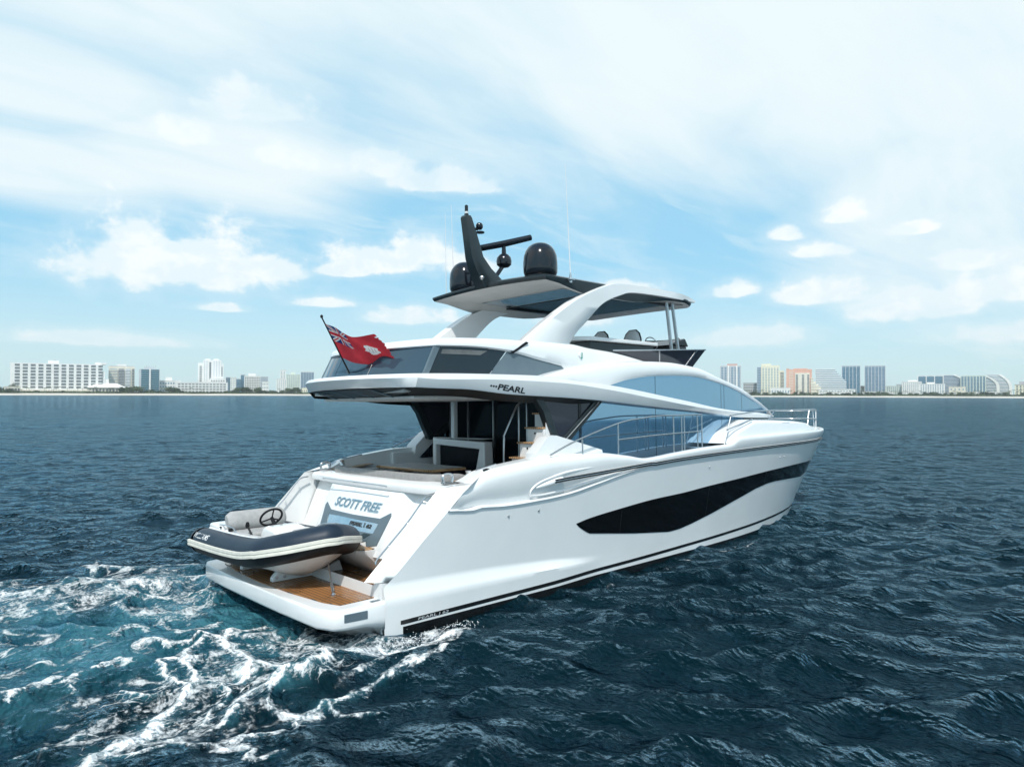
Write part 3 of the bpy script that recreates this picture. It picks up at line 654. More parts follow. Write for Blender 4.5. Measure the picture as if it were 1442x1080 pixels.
# ---- transom
def trx(z):
    return float(np.interp(z, [.42, .62, .74, .93, 1.43, 1.74], [1.02, .84, .70, .765, .985, 1.125]))
def tx(y, z): return trx(z)+.035*(y/1.1)**2-.0+.17*ss(abs(y), 1.17, 1.36)
ys_ = np.concatenate([np.linspace(-2.14, -1.4, 6), np.linspace(-1.36, -1.17, 6), np.linspace(-1.1, 1.1, 23), np.linspace(1.17, 1.36, 6), np.linspace(1.4, 2.14, 6)])
R_ = [[(tx(y, z), y, z) for y in ys_] for z in np.concatenate([np.linspace(.42, .74, 5), np.linspace(.8, 1.74, 14)])]
def lipx(y): return .05*(y/1.2)**2*min(1, 1.6/max(abs(y), .1))
for (dx_, z) in ((1.142, 1.755), (1.118, 1.77), (1.108, 1.80), (1.122, 1.87), (1.165, 1.905), (1.50, 1.93), (1.52, 1.7), (1.6, 1.2)):
    R_.append([(dx_+.075*(y/1.6)**2, y*(1. if z < 1.9 or True else 1), z) for y in ys_])
mb = MB().strip(R_); transom = mb.build('transom', 'gelcoat', yacht, smooth=38)
mb = MB(); g = lambda y, z, o=.004: (tx(y, z)-o, y, z)
for sd in (-1, 1):
    # dark surround of the garage window: ear, upright, foot
    P = [(.83*sd, 1.32), (1.07*sd, 1.43), (1.10*sd, 1.38), (.99*sd, .92), (.72*sd, .86), (.66*sd, .95), (.78*sd, 1.08), (.84*sd, 1.24)]
    mb.slab([g(y, z, .014) for y, z in P], (.03, 0, 0))
mb.slab([g(y, z, .014) for y, z in [(-.83, 1.32), (-.4, 1.315), (0, 1.31), (.4, 1.315), (.83, 1.32), (.84, 1.24), (.4, 1.245), (0, 1.245), (-.4, 1.245), (-.84, 1.24)]], (.03, 0, 0))
mb.slab([g(y, z, .014) for y, z in [(-.78, 1.08), (-.3, 1.075), (0, 1.07), (.3, 1.075), (.78, 1.08), (.66, .95), (.5, .91), (0, .90), (-.5, .91), (-.66, .95)]], (.03, 0, 0))
fr_ = mb.build('garage_door_surround', 'slate paint', transom, bevel=.004)
mb = MB(); mb.strip([[g(y, z, .006) for y in np.linspace(-.82, .82, 12)] for z in (1.07, 1.16, 1.25)]); gw = mb.build('garage_window', 'mirror silver', transom)
mb = MB(); mb.slab([g(y, z, .020) for y, z in [(-.74, 1.065), (.74, 1.065), (.60, .985), (.3, .955), (-.3, .955), (-.60, .985)]], (.02, 0, 0)); mb.build('door_grip', 'charcoal paint', fr_, bevel=.004)
def transom_text(txt, ycen, z0, h, mat, name, parent, wid, o=.012, shear=.0, bold=.0, sx=1.):
    v, f, wd = textmesh(txt, h/.72, shear, bold); k = wid/wd
    mb = MB(); mb.add([g(ycen+wid/2-x*k, z0+y, o) for x, y, z in v], f); mb.v = [(x, y, z) for x, y, z in mb.v]
    return mb.build(name, mat, parent, smooth=0)
transom_text('SCOTT FREE', 0.0, 1.402, .154, 'lettering pale', 'name_backing', transom, 1.53, .008, .28, .010)
transom_text('SCOTT FREE', 0.005, 1.41, .145, 'lettering blue', 'name_lettering', transom, 1.50, .013, .24, .003)
transom_text('PEARL', -.20, 1.15, .060, 'lettering black', 'door_lettering', gw, .40, .018, .15, .004)
transom_text('62', -.60, 1.15, .060, 'lettering black', 'door_number', gw, .14, .018, .15, .004)
mb = MB(); mb.slab([g(y, z, .018) for y, z in ((-.455, 1.145), (-.47, 1.145), (-.47, 1.22), (-.455, 1.22))], (.004, 0, 0)); mb.build('door_divider', 'lettering black', gw, smooth=0)
# teak topped boarding step
st = [(.42, 0), (.43, -.5), (.48, -.85), (.60, -.98), (.80, -1.0)]; st = [(x, y) for x, y in st[::-1]]+[(x, -y) for x, y in st[1:]]
mb = MB()
R_ = [[(x, y, .855) for x, y in st], [(x+.01, y*.99, .80) for x, y in st], [(min(x+.22, .95), y*.95, .60) for x, y in st], [(min(x+.45, 1.05), y*.93, .43) for x, y in st]]
mb.strip(R_); mb.add([(x, y, .855) for x, y in st], [tuple(range(len(st)))])
stp = mb.build('boarding_step', 'gelcoat', transom, smooth=30)
mb = MB(); mb.slab([(x+.03, y*.95, .860) for x, y in st], (0, 0, .012)); mb.build('step_tread', 'teak trim', stp, smooth=0)
# transom grab rail and quarter handrails
mb = MB(); mb.tube(smoothpath([(1.03, 1.22, 1.835), (1.00, 1.2, 1.86), (.985, .6, 1.865), (.985, -.2, 1.865), (1.0, -.88, 1.86), (1.03, -.9, 1.835)], 5), .009, 6)
for y in (1.0, .15, -.7): mb.tube([(1.0, y, 1.86), (1.06, y, 1.84)], .008, 6)
mb.build('transom_rail', 'steel', yacht)
for sd in (-1, 1):
    mb = MB(); mb.tube(smoothpath([(1.15, sd*2.12, 1.82), (1.0, sd*2.10, 1.80), (.9, sd*2.10, 1.72), (.63, sd*2.08, 1.42), (.31, sd*2.06, 1.12), (.12, sd*2.05, .94), (.10, sd*2.06, .88)], 5), .013, 8)
    for (x, z) in ((.63, 1.42), (.31, 1.12), (.9, 1.72)): mb.tube([(x, sd*2.08, z), (x+.05, sd*2.15, z-.02)], .009, 6)
    mb.build('quarter_handrail', 'steel', yacht)
    # mooring gear: fairlead, cleat and capstan on the quarter
    mb = MB(); mb.box(1.36, 1.58, sd*2.06 if sd < 0 else 1.96, sd*1.96 if sd < 0 else 2.06, 1.935, 1.965)
    mb.tube(smoothpath([(1.38, sd*2.01, 1.95), (1.37, sd*2.0, 2.06), (1.46, sd*2.0, 2.09), (1.56, sd*2.0, 2.06), (1.55, sd*2.01, 1.95)], 4), .022, 8); mb.build('fairlead', 'steel', yacht, bevel=.004)
    mb = MB(); mb.lathe((1.86, sd*2.04, 2.02), [(.055, -.02), (.055, .02), (.035, .05), (.05, .10), (.0, .105)], 14); mb.build('capstan', 'steel', yacht)
    mb = MB(); mb.tube([(1.95, sd*2.13, 2.12), (2.38, sd*2.13, 2.19)], .020, 8); mb.tube([(2.05, sd*2.13, 2.06), (2.05, sd*2.13, 2.13)], .014, 6); mb.tube([(2.28, sd*2.13, 2.1), (2.28, sd*2.13, 2.17)], .014, 6); mb.build('mooring_cleat', 'steel', yacht)
    mb = MB(); mb.slab([(1.62, sd*2.05, 1.932), (2.5, sd*2.16, 1.99), (2.5, sd*1.86, 1.99), (1.62, sd*1.82, 1.932)], (0, 0, .012)); mb.build('quarter_deck_teak', 'teak trim', yacht, smooth=0)
# ---- cockpit sole, bulwark linings
mb = MB(); mb.box(1.5, 5.2, -2.3, 2.3, 1.15, 1.2); mb.build('cockpit_sole', 'teak', yacht, smooth=0)
dk = [r_ for r_ in inr if r_[0] > 4.9]
mb = MB(); mb.strip([[(x, y+.02, min(float(sole(x)), z-.03)) for x, y, z in dk], [(x, -y-.02, min(float(sole(x)), z-.03)) for x, y, z in dk]]); mb.build('side_deck', 'teak trim', yacht, smooth=0)
# raised foredeck
def block(x0, x1, yf, zt, zb, n=24, ramp0=.7, ramp1=.5):
    xs = np.linspace(x0, x1, n); R = []
    zz = zb+(zt(xs)-zb)*ss(xs, x0-.05, x0+ramp0)*(1-ss(xs, x1-ramp1, x1+.02))
    yy = yf(xs)
    for k, (fy, fz) in enumerate(((1.0, 0), (.985, .35), (.955, .75), (.925, .95), (.89, 1.0), (.5, 1.05), (0, 1.07))):
        R.append([(x, -y*fy, zb+(z-zb)*fz) for x, y, z in zip(xs, yy, zz)])
    m1 = MB().strip(R); return m1.both()
fxs = np.array([9.18, 9.40, 9.62, 10.0, 10.42, 10.52]+list(np.linspace(10.8, 14.0, 14))+[14.25, 14.45, 14.6, 14.8]+list(np.linspace(15.1, 18.35, 22)))
fzt = np.interp(fxs, [9.18, 9.40, 9.62, 10.45, 10.6, 11.5, 13.2, 14.1, 14.45, 14.8, 18.4], [2.262, 2.42, 2.53, 2.775, 2.785, 2.765, 2.70, 2.64, 2.56, 2.455, 2.455])
def fy_(x, d): return -max(float(FR(x))-d*min(1, (18.6-x)/1.2), 0)
hi_ = np.clip((fzt-2.455)/.3, 0, 1)
R = [[(x, fy_(x, .012), 2.20) for x in fxs]]
for d, dd, fz in ((.030, .0, .45), (.050, .03, .86), (.075, .07, .955), (.12, .12, 1.0), (.62, .62, 1.02)):
    R.append([(x, fy_(x, d+dd*h_), 2.20+(z-2.20)*fz) for x, z, h_ in zip(fxs, fzt, hi_)])
R.append([(x, 0, 2.20+(z-2.20)*1.05) for x, z in zip(fxs, fzt)])
mb = MB().strip(R); mb.both(); mb.build('foredeck', 'gelcoat', yacht, smooth=24, weld=.0005)
mb = MB()
fd = [(x, max(float(FR(x))-.16, 0)) for x in np.linspace(8.9, 18.2, 40)]
mb.strip([[(x, -y, 2.16) for x, y in fd], [(x, y, 2.16) for x, y in fd]]); mb.build('bow_deck', 'deck white', yacht)
mb = MB(); mb.slab([(13.9, -1.86, 2.50), (14.9, -1.72, 2.50), (14.9, -1.66, 2.50), (13.95, -1.70, 2.53)], (0, 0, .012)); sides(mb, 'foredeck_hatch', 'charcoal paint', bevel=.01)
mb = MB(); mb.tube([(12.1, -2.36, 2.66), (12.65, -2.30, 2.66)], .02, 8); mb.tube([(12.28, -2.34, 2.58), (12.28, -2.34, 2.66)], .016, 6); mb.tube([(12.47, -2.32, 2.58), (12.47, -2.32, 2.66)], .016, 6); sides(mb, 'midship_cleat', 'steel')
# ---- superstructure
ysf = pchip([3, 8.5, 10.5, 12, 13.2], [2.02, 2.02, 1.92, 1.72, 1.5])
ywf = pchip([.5, 1.0, 3.5, 5.5, 8, 10.4, 12.5, 13.2], [1.6, 1.86, 2.2, 2.3, 2.3, 2.12, 1.78, 1.55])
ycf = pchip([1, 3, 5, 8], [1.70, 1.78, 1.82, 1.82])
wtop = pchip([1.0, 1.6, 2.3, 3.3, 4.1, 5.15, 7.5, 9.4, 10.6, 11.9, 13.2], [3.685, 3.696, 3.70, 3.696, 3.633, 3.557, 3.288, 3.065, 2.986, 2.93, 2.84])
wcr = pchip([1.0, 1.4, 2.3, 3.85, 5.2, 6.7, 8.8, 11, 13.2], [3.62, 3.60, 3.612, 3.577, 3.46, 3.285, 3.06, 2.93, 2.83])
wbot = pchip([1.0, 1.4, 1.8, 2.75, 4.1, 4.85, 6.7, 8.8, 10.75, 13.2], [3.473, 3.457, 3.449, 3.365, 3.306, 3.264, 3.129, 2.984, 2.837, 2.80])
arct = pchip([3.6, 3.73, 4.34, 5.36, 6.77, 7.6, 8.7, 9.9, 10.8, 11.65, 13.0, 13.4], [3.69, 3.724, 3.846, 3.994, 4.096, 4.106, 4.032, 3.789, 3.619, 3.398, 3.0, 2.80])
uwt = pchip([5.5, 6.2, 7.1, 8.35, 9.83, 11.04, 12.76, 13.0], [3.55, 3.695, 3.783, 3.813, 3.667, 3.441, 3.044, 2.98])
# wing: overhang edge that runs forward along the topsides
xs = np.concatenate([np.linspace(1.0, 4, 16), np.linspace(4.2, 13.2, 40)])
tap = 1-ss(xs, 9.5, 13.2)*.8
def line(zf, yo): return [(x, -(float(ywf(x))+yo*tp), float(zf(x))) for x, tp in zip(xs, tap)]
mb = MB()
side = [line(lambda x: wtop(x)+.012, -.30), line(lambda x: wtop(x)+.010, -.10), line(wtop, -.02), line(lambda x: wcr(x)+.012, .0), line(wcr, .004), line(lambda x: wbot(x)+.02, -.045), line(wbot, -.06), line(lambda x: wbot(x)-.0, -.30)]
mb.strip(side)
# aft face, swept round to port; crosses the centreline at x = .55
def aft(zc, xc, yc_, inn):
    out = []
    for u in np.linspace(-1, 1, 25):
        y = yc_*u; out.append((.56+inn+(xc-.56)*abs(u)**2.2, y, zc+.02*(1-u*u)))
    return out
ends = [(r_[0]) for r_ in side]
A_ = []
for (p, inn) in zip(ends, (.42, .22, .05, -.03, -.035, .12, .16, .42)):
    yy = -p[1]; A_.append([( .50+inn+(p[0]-.50-inn)*abs(u)**2.4, yy*u, p[2]+.012*(1-u*u)) for u in np.linspace(-1, 1, 31)])
half = MB(); half.v = list(mb.v); half.f = list(mb.f); half.mi = list(mb.mi)
mb = half.both(); mb.strip(A_)
wing = mb.build('flybridge_overhang', 'gelcoat', yacht, smooth=28, weld=.002)
# flybridge deck / saloon roof lid and overhang soffit
mb = MB(); mb.strip([[(x, -float(ywf(x))+.22, float(wtop(x))+.0) for x in np.linspace(.95, 5, 20)], [(x, float(ywf(x))-.22, float(wtop(x))+.0) for x in np.linspace(.95, 5, 20)]]); mb.build('flybridge_deck', 'deck white', yacht)
mb = MB(); sx_ = [(.98, 1.5), (1.3, 1.62), (3.5, 1.96), (5.3, 2.0)]
mb.slab([(x, -y, 3.40 if x < 3 else 3.34) for x, y in sx_]+[(x, y, 3.40 if x < 3 else 3.34) for x, y in sx_[::-1]], (0, 0, .05)); sof = mb.build('cockpit_soffit', 'soffit grey', yacht, smooth=0)
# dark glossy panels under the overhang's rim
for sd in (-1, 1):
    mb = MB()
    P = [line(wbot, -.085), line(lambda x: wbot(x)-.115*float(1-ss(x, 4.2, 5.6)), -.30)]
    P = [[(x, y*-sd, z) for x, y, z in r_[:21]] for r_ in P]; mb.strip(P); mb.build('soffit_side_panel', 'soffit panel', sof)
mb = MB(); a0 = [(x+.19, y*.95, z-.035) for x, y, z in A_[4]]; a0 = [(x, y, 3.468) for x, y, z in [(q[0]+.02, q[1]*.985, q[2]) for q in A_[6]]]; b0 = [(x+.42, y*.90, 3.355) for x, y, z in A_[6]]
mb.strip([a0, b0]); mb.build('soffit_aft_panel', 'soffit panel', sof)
for y in (-.9, -.3, .35, 1.0):
    mb = MB(); mb.slab([(.78, y, 3.452), (.78, y+.05, 3.452), (1.17, y+.02, 3.342), (1.17, y-.03, 3.342)], (-.01, 0, -.012)); mb.build('soffit_divider', 'slate paint', sof, smooth=0)
mb = MB(); mb.box(1.18, 4.4, -1.5, 1.5, 3.30, 3.345); mb.box(1.5, 3.9, -.9, .9, 3.285, 3.30); mb.build('headliner', 'cream fabric', sof, bevel=.01)
# white arc (roof edge) over the upper side windows, roof and windscreen
xs2 = np.concatenate([np.linspace(3.62, 5.5, 14), np.linspace(5.6, 13.35, 56)])
def al(zf, yo): return [(x, -(float(ysf(x))+yo), float(zf(x))) for x in xs2]
botl = lambda x: min(float(uwt(x)), float(arct(x))-.01) if x > 5.5 else float(wtop(x))-.0
mb = MB()
mid = lambda f: (lambda x: botl(x)*(1-f)+float(arct(x))*f)
R_ = [al(botl, -.035), al(lambda x: botl(x)+.004, .008), al(mid(.12), .03), al(mid(.45), .036), al(mid(.8), .014), al(mid(.95), -.03), al(arct, -.09), al(lambda x: float(arct(x))+.012, -.28)]
R_.append([(x, 0, float(arct(x))+.06) for x in xs2])
mb.strip(R_); mb.both(); roof = mb.build('roof_arc', 'gelcoat', yacht, smooth=40, weld=.001)
mb = MB(); mb.tube([(x, -(float(ysf(x))+.018), float(wtop(x))+.016) for x in np.linspace(3.7, 5.7, 14)], .013, 6); sides(mb, 'arc_groove', 'rubber black')
def glassband(name, zlo, zhi, x0, x1, y, mat, sd, n=50, off=0.):
    xs = np.linspace(x0, x1, n); R = []
    for f in (0, .25, .5, .75, 1):
        R.append([(x, sd*(float(y(x))+off+.05*(1-f)*0), float(zlo(x))*(1-f)+float(zhi(x))*f) for x in xs])
    return MB().strip(R).build(name, mat, yacht)
lwb = lambda x: 2.0; lwt = lambda x: float(wbot(x))+.02
for sd in (-1, 1):
    cuts = [5.62, 7.10, 9.86, 10.02, 11.02, 12.98]
    for k, (a1, b1) in enumerate(zip(cuts[:-1], cuts[1:])):
        glassband('upper_side_window', lambda x: float(wtop(x))-.02, lambda x: float(uwt(x))+.01, a1+.008, b1-.008, ysf, 'side glass', sd, 20, -.02)
    glassband('window_backing', lambda x: float(wtop(x))-.06, lambda x: float(uwt(x))+.02, 5.5, 13.0, ysf, 'rubber black', sd, 40, -.035)
    # saloon windows: slanting aft edge, then panes split by thin joints
    yy = lambda x: float(ysf(x))-.03
    def P3(x, z, o=0): return (x, sd*(float(ysf(x))-.02+o), z)
    def pane(x0b, x0t, x1b, x1t, nm='saloon_window', mt='side glass', zb=2.05):
        n_ = 12; R = []
        for f in np.linspace(0, 1, 4):
            xa = x0b+(x0t-x0b)*f; xb_ = x1b+(x1t-x1b)*f
            R.append([P3(x, zb*(1-f)+(float(wbot(x))+.03)*f) for x in np.linspace(xa, xb_, n_)])
        return MB().strip(R).build(nm, mt, yacht)
    pane(3.75, 5.31, 7.09, 7.09); pane(7.105, 7.105, 9.86, 9.86); pane(9.875, 9.875, 11.13, 11.13)
    pane(11.14, 11.14, 13.1, 13.1, 'saloon_end_panel', 'slate paint')
    mb = MB(); q = [P3(x, z, -.02) for x, z in ((3.7, 2.02), (5.30, 3.28), (13.1, 2.85), (13.1, 2.02))]
    xsb = np.linspace(5.2, 13.1, 30); mb.strip([[P3(x, 2.0, -.02) for x in xsb], [P3(x, float(wbot(x))+.03, -.02) for x in xsb]]); mb.build('saloon_side', 'rubber black', yacht)
    # slanting dark pillar with its bright strip and the smoked quarter light
    mb = MB(); mb.slab([P3(x, z, .02) for x, z in ((4.02, 2.45), (5.12, 3.29), (5.36, 3.27), (4.28, 2.45))], (0, -sd*.10, 0)); pil = mb.build('saloon_pillar', 'charcoal paint', yacht, bevel=.008)
    mb = MB(); mb.tube([P3(4.17, 2.50, .03), P3(5.21, 3.25, .03)], .011, 6); mb.build('pillar_trim', 'steel', pil)
    mb = MB(); mb.slab([P3(x, z, -.01) for x, z in ((3.50, 3.31), (5.16, 3.29), (4.24, 2.52), (3.98, 2.52), (3.86, 2.75), (3.72, 3.05))], (0, -sd*.03, 0)); mb.build('quarter_light', 'smoked glass', yacht)
    mb = MB(); mb.slab([P3(x, z, .01) for x, z in ((3.42, 3.34), (3.60, 3.34), (3.84, 3.05), (3.97, 2.75), (4.12, 2.50), (3.95, 2.46), (3.80, 2.75), (3.66, 3.05))], (0, -sd*.14, 0)); mb.build('support_frame', 'charcoal paint', yacht, bevel=.008)
    # white coaming hump at the forward end of the cockpit
    P = [(3.12, 2.15), (3.15, 2.33), (3.46, 2.60), (3.55, 2.632), (3.70, 2.63), (4.30, 2.48), (4.92, 2.32), (4.95, 2.15)]
    if sd > 0: P = [(x+.50, z) for x, z in P]
    mb = MB(); o_ = [(x, sd*(2.33-.05*(z-2.15)/.5), z) for x, z in P]; i_ = [(x+.04, sd*(2.02), z-.0) for x, z in P]; mid_ = [(x+.02, sd*2.16, z+.008 if z > 2.2 else z) for x, z in P]
    mb.add(o_, [tuple(range(8))]); mb.strip([o_, mid_, i_]); mb.add(i_, [tuple(range(8))])
    mb.slab([(3.1, sd*2.05, 1.2), (3.1, sd*2.05, 2.2), (4.95, sd*2.05, 2.2), (4.95, sd*2.05, 1.2)], (0, sd*.1, 0))
    mb.build('coaming_hump', 'gelcoat', yacht, bevel=.010, smooth=30, segs=2)
# front windscreen hood under the roof's forward slope
mb = MB(); yz = [(-1, 1), (1, 1)]
mb.strip([[(x, -float(ysf(x))+.1, float(arct(x))-.15) for x in np.linspace(11, 13.3, 12)], [(x, float(ysf(x))-.1, float(arct(x))-.15) for x in np.linspace(11, 13.3, 12)]]); mb.build('windscreen', 'hull glass', yacht)
# ---- flybridge coaming with wrap-round glass below it
ct = pchip([1.4, 2.2, 3.3, 4.7, 5.25, 6.05, 7.05, 7.6], [4.284, 4.34, 4.366, 4.368, 4.315, 4.262, 4.131, 4.05])
cb = pchip([1.4, 2.2, 3.0, 3.84, 4.6, 5.0], [4.15, 4.17, 4.133, 4.0, 3.882, 3.81])
xs3 = np.linspace(1.46, 7.4, 44)
cbf = lambda x: float(cb(x)) if x < 4.4 else min(float(cb(4.4))-(x-4.4)*.16, float(arct(x))-.05)
def cl(zf, yo): return [(x, -(float(ycf(x))+yo), zf(x)) for x in xs3]
mdf = lambda f: (lambda x: cbf(x)*(1-f)+float(ct(x))*f)
prof = [(0, -.10, 0), (0, .0, 0), (.12, .035, 0), (.45, .03, 0), (.8, -.01, 0), (.95, -.05, 0), (1, -.11, 0), (1, -.26, 0), (.6, -.30, 0)]
R_ = [cl(mdf(f), o) for f, o, _ in prof]
mb = MB().strip(R_); mb.both()
A2 = []
for (f, o, _) in prof:
    p = (1.46, -(float(ycf(1.46))+o), mdf(f)(1.46)); yy = -p[1]; inn = -o
    A2.append([(1.05+inn+(p[0]-1.05-inn)*abs(u)**2.6, yy*u, p[2]-.02*(1-u*u)) for u in np.linspace(-1, 1, 31)])
mb.strip(A2); fly = mb.build('flybridge_coaming', 'gelcoat', yacht, smooth=40, weld=.002)
for sd in (-1, 1):
    mb = MB(); mb.slab([(3.44, sd*1.822, 4.33), (3.49, sd*1.822, 4.31), (3.10, sd*1.832, 4.10), (3.05, sd*1.832, 4.12)], (0, -sd*.03, 0)); mb.build('coaming_slit', 'rubber black', fly, smooth=0)
    mb = MB(); mb.lathe((4.88, sd*1.85, 4.15), [(0, .016*sd), (.055, .012*sd), (.065, 0)], 20, 'y'); lg = mb.build('badge', 'gelcoat', fly)
    v, f, wd = textmesh('J', .13, .1, .006); mb = MB(); mb.add([(4.885-(x-wd/2)*sd*1, sd*1.868, 4.105+y) for x, y, z in v], f); mb.build('badge_mark', 'logo green', lg, smooth=0)
# wrap-round glass: aft sheet, quarter panes, solid after-body
def wg(u, f):
    """aft glass point; u -1..1 across, f 0 bottom .. 1 top"""
    xt, yt, zt = A2[1][0][0], float(ycf(1.46)), 4.16; xb_, yb, zb = 1.22, 1.70, 3.69
    x0 = .84+.24*f; xe_ = xb_+(1.47-xb_)*f; y = (yb+(yt-yb)*f)*u
    return (x0+(xe_-x0)*abs(u)**2.6, y, zb+(zt-zb)*f)
for (a1, b1) in ((-.985, -.34), (-.33, .33), (.34, .985)):
    mb = MB(); mb.strip([[wg(u, f) for u in np.linspace(a1, b1, 14)] for f in (0, .5, 1)]); mb.build('aft_fly_glass', 'fly glass', yacht)
for sd in (-1, 1):
    def qg(x, f, o=0): 
        b_ = (x, sd*(1.72+.05*ss(x, 1.2, 3)+o), float(wtop(max(x, 1.0)))-.01)
        return b_
    def qp(xb_, xt_, f, o=0.):
        x = xb_+(xt_-xb_)*f; zt = float(cb(xt_))+.01; zb = 3.69 if xb_ < 4 else float(wtop(xb_)); yb = 1.72+.12*float(ss(xb_, 1.2, 3.4)); yt = float(ycf(max(xt_, 1.46)))-.01
        return (x, sd*(yb+(yt-yb)*f+o), zb+(zt-zb)*f)
    def qband(b0, b1, t0, t1, nm, mt, o=0.):
        n_ = 12; return MB().strip([[qp(b0+(b1-b0)*k/n_, t0+(t1-t0)*k/n_, f, o) for k in range(n_+1)] for f in (0, .5, 1)]).build(nm, mt, yacht)
    mb = MB(); mb.slab([qp(1.20, 1.44, 0, .02), qp(1.30, 1.55, 0, .02), qp(1.30, 1.55, 1, .02), qp(1.20, 1.44, 1, .02)], (0, -sd*.05, 0)); mb.build('corner_mullion', 'slate paint', yacht, smooth=0)
    qband(1.30, 2.52, 1.55, 2.98, 'quarter_fly_glass', 'dark glass')
    qband(2.53, 5.6, 3.0, 5.0, 'after_body_panel', 'slate paint')
    mb = MB(); mb.slab([qp(1.42, 1.62, .72, .006), qp(2.45, 2.35, .72, .006), qp(2.45, 2.55, .9, .006), qp(1.42, 1.62, .9, .006)], (0, -sd*.004, 0)); mb.build('blind', 'blind grey', yacht, smooth=0)
# things seen through the aft glass: seating
mb = MB(); mb.box(1.6, 2.3, -1.4, 1.4, 3.70, 3.98); mb.build('flybridge_settee', 'cream fabric', yacht, bevel=.05, segs=3)
# ---- wing lettering
for sd in (-1, 1):
    def wp(x, h, o=.004):   # h 0 bottom..1 crease on the vertical face
        zb, zc = float(wbot(x))+.02, float(wcr(x)); t_ = (h-zb)/(zc-zb)
        return (x, sd*(float(ywf(x))-.045+.049*t_+o), h)
    v, f, wd = textmesh('PEARL', .098/.72, .16, .004, 1.7); k = .60/wd; mb = MB()
    if sd < 0: pts = [wp(2.48+x*k, 3.445-(x*k)*.115+y) for x, y, z in v]
    else: pts = [wp(3.10-x*k, 3.445-(.62-x*k)*.115+y) for x, y, z in v]
    mb.add(pts, f); lt = mb.build('name_lettering', 'lettering black', wing, smooth=0)
    for q in range(3):
        mb = MB(); cx = 2.345+.052*q if sd < 0 else 3.24-.052*q; cz = 3.505-.006*q
        mb.add([wp(cx+.021*math.cos(a1), cz+.017*math.sin(a1)) for a1 in np.linspace(0, 6.283, 14)[:-1]], [tuple(range(13))]); mb.build('lettering_dot', 'lettering black', wing, smooth=0)
    v, f, wd = textmesh('PEARL | 62', .040/.72, .1, .001, 1.6); k = .56/wd; mb = MB()
    def hp(x, z): return (x, sd*(float(S(x, z))+float(bulge(x, z))+.008), z)
    mb.add([hp((.60+x*k) if sd < 0 else (1.22-x*k), .058+y) for x, y, z in v], f); mb.build('stripe_lettering', 'lettering grey', yacht, smooth=0)
# ---- arches and hardtop
def sp2(l, n): return [(p[0], p[2]) for p in smoothpath([(a1, 0, b1) for a1, b1 in l], n)]
aout = sp2([(3.39, 4.33), (3.96, 4.73), (4.45, 5.05), (4.88, 5.29), (5.62, 5.59), (6.11, 5.70), (7.2, 5.745), (8.59, 5.73), (9.18, 5.64)], 5)
ain = sp2([(4.7, 4.33), (4.9, 4.58), (5.13, 4.79), (5.68, 5.24), (6.25, 5.46), (6.62, 5.545), (7.4, 5.575), (8.4, 5.585), (9.16, 5.60)], 5)
for sd in (-1, 1):
    def ay(x, z): return 1.74+.09*ss(z, 4.4, 5.6)-.10*ss(x, 8.2, 9.3)
    mb = MB()
    def loop(o, ii, dy, inset_):
        return [(a1[0]*(1-inset_)+b1[0]*inset_, sd*(ay(*a1)+dy), a1[1]*(1-inset_)+b1[1]*inset_) for a1, b1 in zip(o, ii)]
    R_ = [loop(aout, ain, -.24, .05), loop(aout, ain, -.05, 0), loop(aout, ain, -.0, .07), loop(aout, ain, .0, .5), loop(aout, ain, -.0, .93), loop(aout, ain, -.05, 1.), loop(aout, ain, -.24, .95), loop(aout, ain, -.26, .5)]
    mb.strip(R_, closed=True); mb.add([r_[0] for r_ in R_], [tuple(range(8))]); mb.add([r_[-1] for r_ in R_], [tuple(range(8))])
    mb.build('hardtop_arch', 'gelcoat', yacht, smooth=50)
def hplan(k, z, crown=0.):
    pts = []
    for u in np.linspace(-1, 1, 25):   # aft edge
        pts.append((3.94+.0*abs(u)+.06*u*u, 1.78*u*k, z+crown*(1-u*u)))
    for q in range(1, 14):
        x = 4.0+(8.6-4.0)*q/13; pts.append((x, (1.78 if x > 4.2 else 1.78)*k, z))
    for th_ in np.linspace(0, math.pi/2, 7)[1:]: pts.append((8.6+.62*math.sin(th_), (1.78-.30*(1-math.cos(th_)))*k, z-.05*math.sin(th_)))
    fr2 = [(9.22+.22*(1-(u)**2), u*1.42*k, z-.05+crown*(1-u*u)) for u in np.linspace(1, -1, 12)[1:-1]]
    left = [(x, -y, zz) for x, y, zz in pts[25:]]
    return pts+fr2+left[::-1]
def shrink(P, d):
    return [(x+(d if x < 5 else (-d if x > 8.8 else 0)), y-math.copysign(min(d, abs(y)), y) if abs(y) > .01 else y, z) for x, y, z in P]
P0 = hplan(1, 5.60, .05)
top1 = [(x, y, z+.035) for x, y, z in P0]; top2 = [(x, y, z+.08) for x, y, z in shrink(P0, .10)]; top3 = [(x, y, z+.13) for x, y, z in shrink(P0, .5)]
fd_ = lambda x, y: .17*float(ss(x, 4.05, 5.3))*float(ss(abs(y), 1.3, 1.7))*(1-float(ss(x, 6.6, 8.4)))
lo0 = [(x, y, z-.05-fd_(x, y)) for x, y, z in shrink(P0, .03)]; lo1 = [(x, y, z-.06-fd_(x, y)*.9) for x, y, z in shrink(P0, .12)]
cl_ = lambda r_: r_+[r_[0]]
mb = MB(); mb.strip([cl_(lo0), cl_(P0), cl_(top1), cl_(top2), cl_(top3)]); mb.add(top3, [tuple(range(len(top3)))])
ht = mb.build('hardtop', 'charcoal paint', yacht, smooth=30)
mb = MB(); lo2 = [(x, y, 5.555) for x, y, z in shrink(P0, .35)]; mb.strip([cl_(lo0), cl_(lo1), cl_(lo2)])
mb.add(lo2, [tuple(range(len(lo2)))]); mb.build('hardtop_underside', 'soffit grey', ht, smooth=30)
